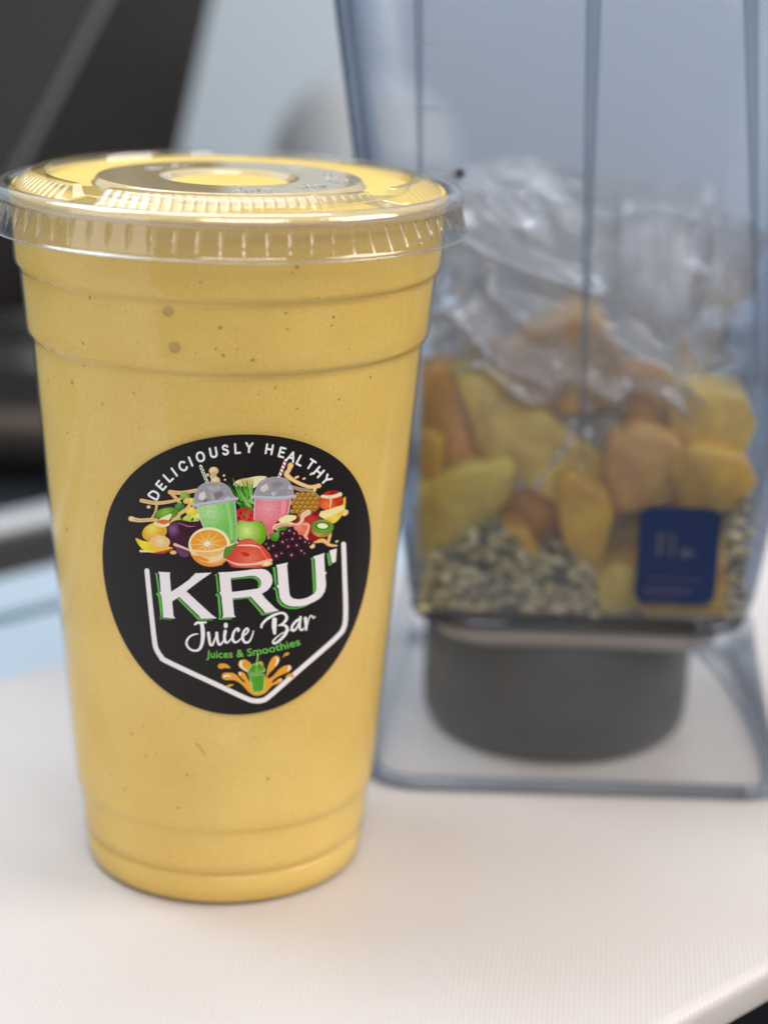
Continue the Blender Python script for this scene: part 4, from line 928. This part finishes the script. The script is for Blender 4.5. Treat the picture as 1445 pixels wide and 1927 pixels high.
# ================================================================== BACKGROUND THINGS
# black flared machine at the left
mach = empty('black_machine', (-.16, .80, -.0105))
tag(mach, 'black plastic kitchen machine with slanted body behind the cup', 'machine')
M_blk = principled('black_plastic', (.022, .0175, .0150), .42, spec=.45, noise=(12, .2), bump=(180, .06, .001))
bm = bmesh.new()
lo = [(-.330, .800, .060), (-.1660, .735, .060), (-.0950, .800, .060), (-.200, .930, .060)]
hi = [(-.230, .830, .330), (-.0205, .735, .330), (-.0385, .800, .330), (-.120, .930, .330)]
vs = [bm.verts.new(p) for p in lo + hi]
for f in ((3, 2, 1, 0), (4, 5, 6, 7), (0, 1, 5, 4), (1, 2, 6, 5), (2, 3, 7, 6), (3, 0, 4, 7)): bm.faces.new([vs[i] for i in f])
bmesh.ops.recalc_face_normals(bm, faces=bm.faces)
bmesh.ops.bevel(bm, geom=list(bm.edges), offset=.004, segments=3, affect='EDGES', profile=.6)
bm_obj('slanted_body', bm, M_blk, mach)
M_grey = principled('grey_highlight', (.13, .125, .125), .5)  # grey bead along the corner, painting in its bevel highlight
V, F = tube([np.array(lo[1]) + (np.array(hi[1]) - np.array(lo[1])) * t + np.array((.0006, -.0010, 0)) for t in np.linspace(.02, .98, 12)], .0016, 8)
mesh('edge_highlight', V, F, M_grey, mach)
M_gl = principled('glossy_black', (.022, .020, .020), .22, spec=.5, noise=(8, .3))
secs = []
for z, g_ in ((-.0087, -.030), (-.0084, -.022), (-.0075, -.012), (-.002, -.004), (.006, .0), (.010, .0), (.022, -.002), (.034, -.003), (.044, -.005), (.0465, -.008), (.049, -.006), (.0595, -.005)):
    secs.append((z, -.300 - g_, -.095 + g_, .748 - g_, .93 + g_, .04))
V, F, m = loft(secs, 12); mesh('rounded_base', V, F + [tuple(range(m))[::-1], tuple(range(len(V) - m, len(V)))], M_gl, mach)
M_band = principled('brown_highlight', (.090, .062, .050), .35, noise=(25, .3))  # paints the base's gloss highlights as a brown band and a foot line
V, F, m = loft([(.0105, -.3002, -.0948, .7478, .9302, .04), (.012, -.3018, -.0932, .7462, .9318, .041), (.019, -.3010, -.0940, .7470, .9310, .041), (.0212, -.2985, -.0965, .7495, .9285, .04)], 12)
mesh('highlight_band', V, F, M_band, mach)
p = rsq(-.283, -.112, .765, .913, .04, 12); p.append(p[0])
V, F = tube([(x, y, -.0078) for x, y in p], .0016, 6); mesh('foot_highlight', V, F, M_band, mach)  # edge highlight at the foot, built as a brown bead

# folded steel tray lip and seams on the counter, running parallel to the board
M_st2 = steel('tray_steel', (.75, .76, .78), .18)
def bar3(name, n0, n1, z0, z1, mat, d0=.0, d1=.9, bev=.0012):
    bm_ = bmesh.new(); vv = [bm_.verts.new(uv(d, n_, z)) for z in (z0, z1) for d, n_ in ((d0, n0), (d1, n0), (d1, n1), (d0, n1))]
    for f in ((3, 2, 1, 0), (4, 5, 6, 7), (0, 1, 5, 4), (1, 2, 6, 5), (2, 3, 7, 6), (3, 0, 4, 7)): bm_.faces.new([vv[i] for i in f])
    bmesh.ops.bevel(bm_, geom=list(bm_.edges), offset=bev, segments=3, affect='EDGES', profile=.5)
    return bm_obj(name, bm_, mat, origin=uv((d0 + d1) / 2, (n0 + n1) / 2, z0))
refl_bar = bar3('reflection_strip', .5530, .5870, -.0104, -.0080, principled('reflection_brown', (.030, .025, .022), .5, noise=(40, .25)))  # dark strip painting the machine's reflection on the counter
tag(refl_bar, 'dark brown strip standing for the machine reflection on the counter in front of the steel rail', 'painted reflection')
shade_bar = bar3('shadow_sheet', .6025, 1.15, -.0104, -.0088, M_dark)  # dark sheet painting the shadow under the machine
tag(shade_bar, 'black sheet standing for the shadow under the slanted machine, behind the steel rail', 'painted reflection')
t1 = bar3('steel_rail', .587, .601, -.0104, -.0052, principled('silver_paint', (.76, .76, .78), .35, metal=.2, noise=(30, .08)))
tag(t1, 'thin bright steel rail on the counter in front of the black machine', 'rail')
M_teal = principled('teal_seal', (.16, .26, .28), .4)
t2 = bar3('sealing_strip', .516, .5205, -.0104, -.0088, M_teal, bev=.0005)
tag(t2, 'thin grey-green sealing strip on the steel counter behind the cutting board', 'strip')
# domed steel canister behind
M_can = principled('satin_canister', (.56, .585, .61), .4, metal=.0, noise=(10, .05))
prf = [(.0005, -.0103), (.036, -.0103), (.0385, -.0085), (.0395, -.004), (.0400, .100)] + [(.040 * math.cos(a), .104 + .040 * math.sin(a)) for a in np.linspace(.05, 1.5, 14)] + [(.0005, .1445)]
can = empty('canister', (-.0118, .85, -.0105)); tag(can, 'round pale canister with domed top behind the blender jar', 'canister')
V, F = revolve(prf[:6], 64, -.0118, .85); mesh('canister_body', V, F, M_can, can)
V, F = revolve(prf[5:], 64, -.0118, .85); mesh('domed_top', V, F, M_can, can)
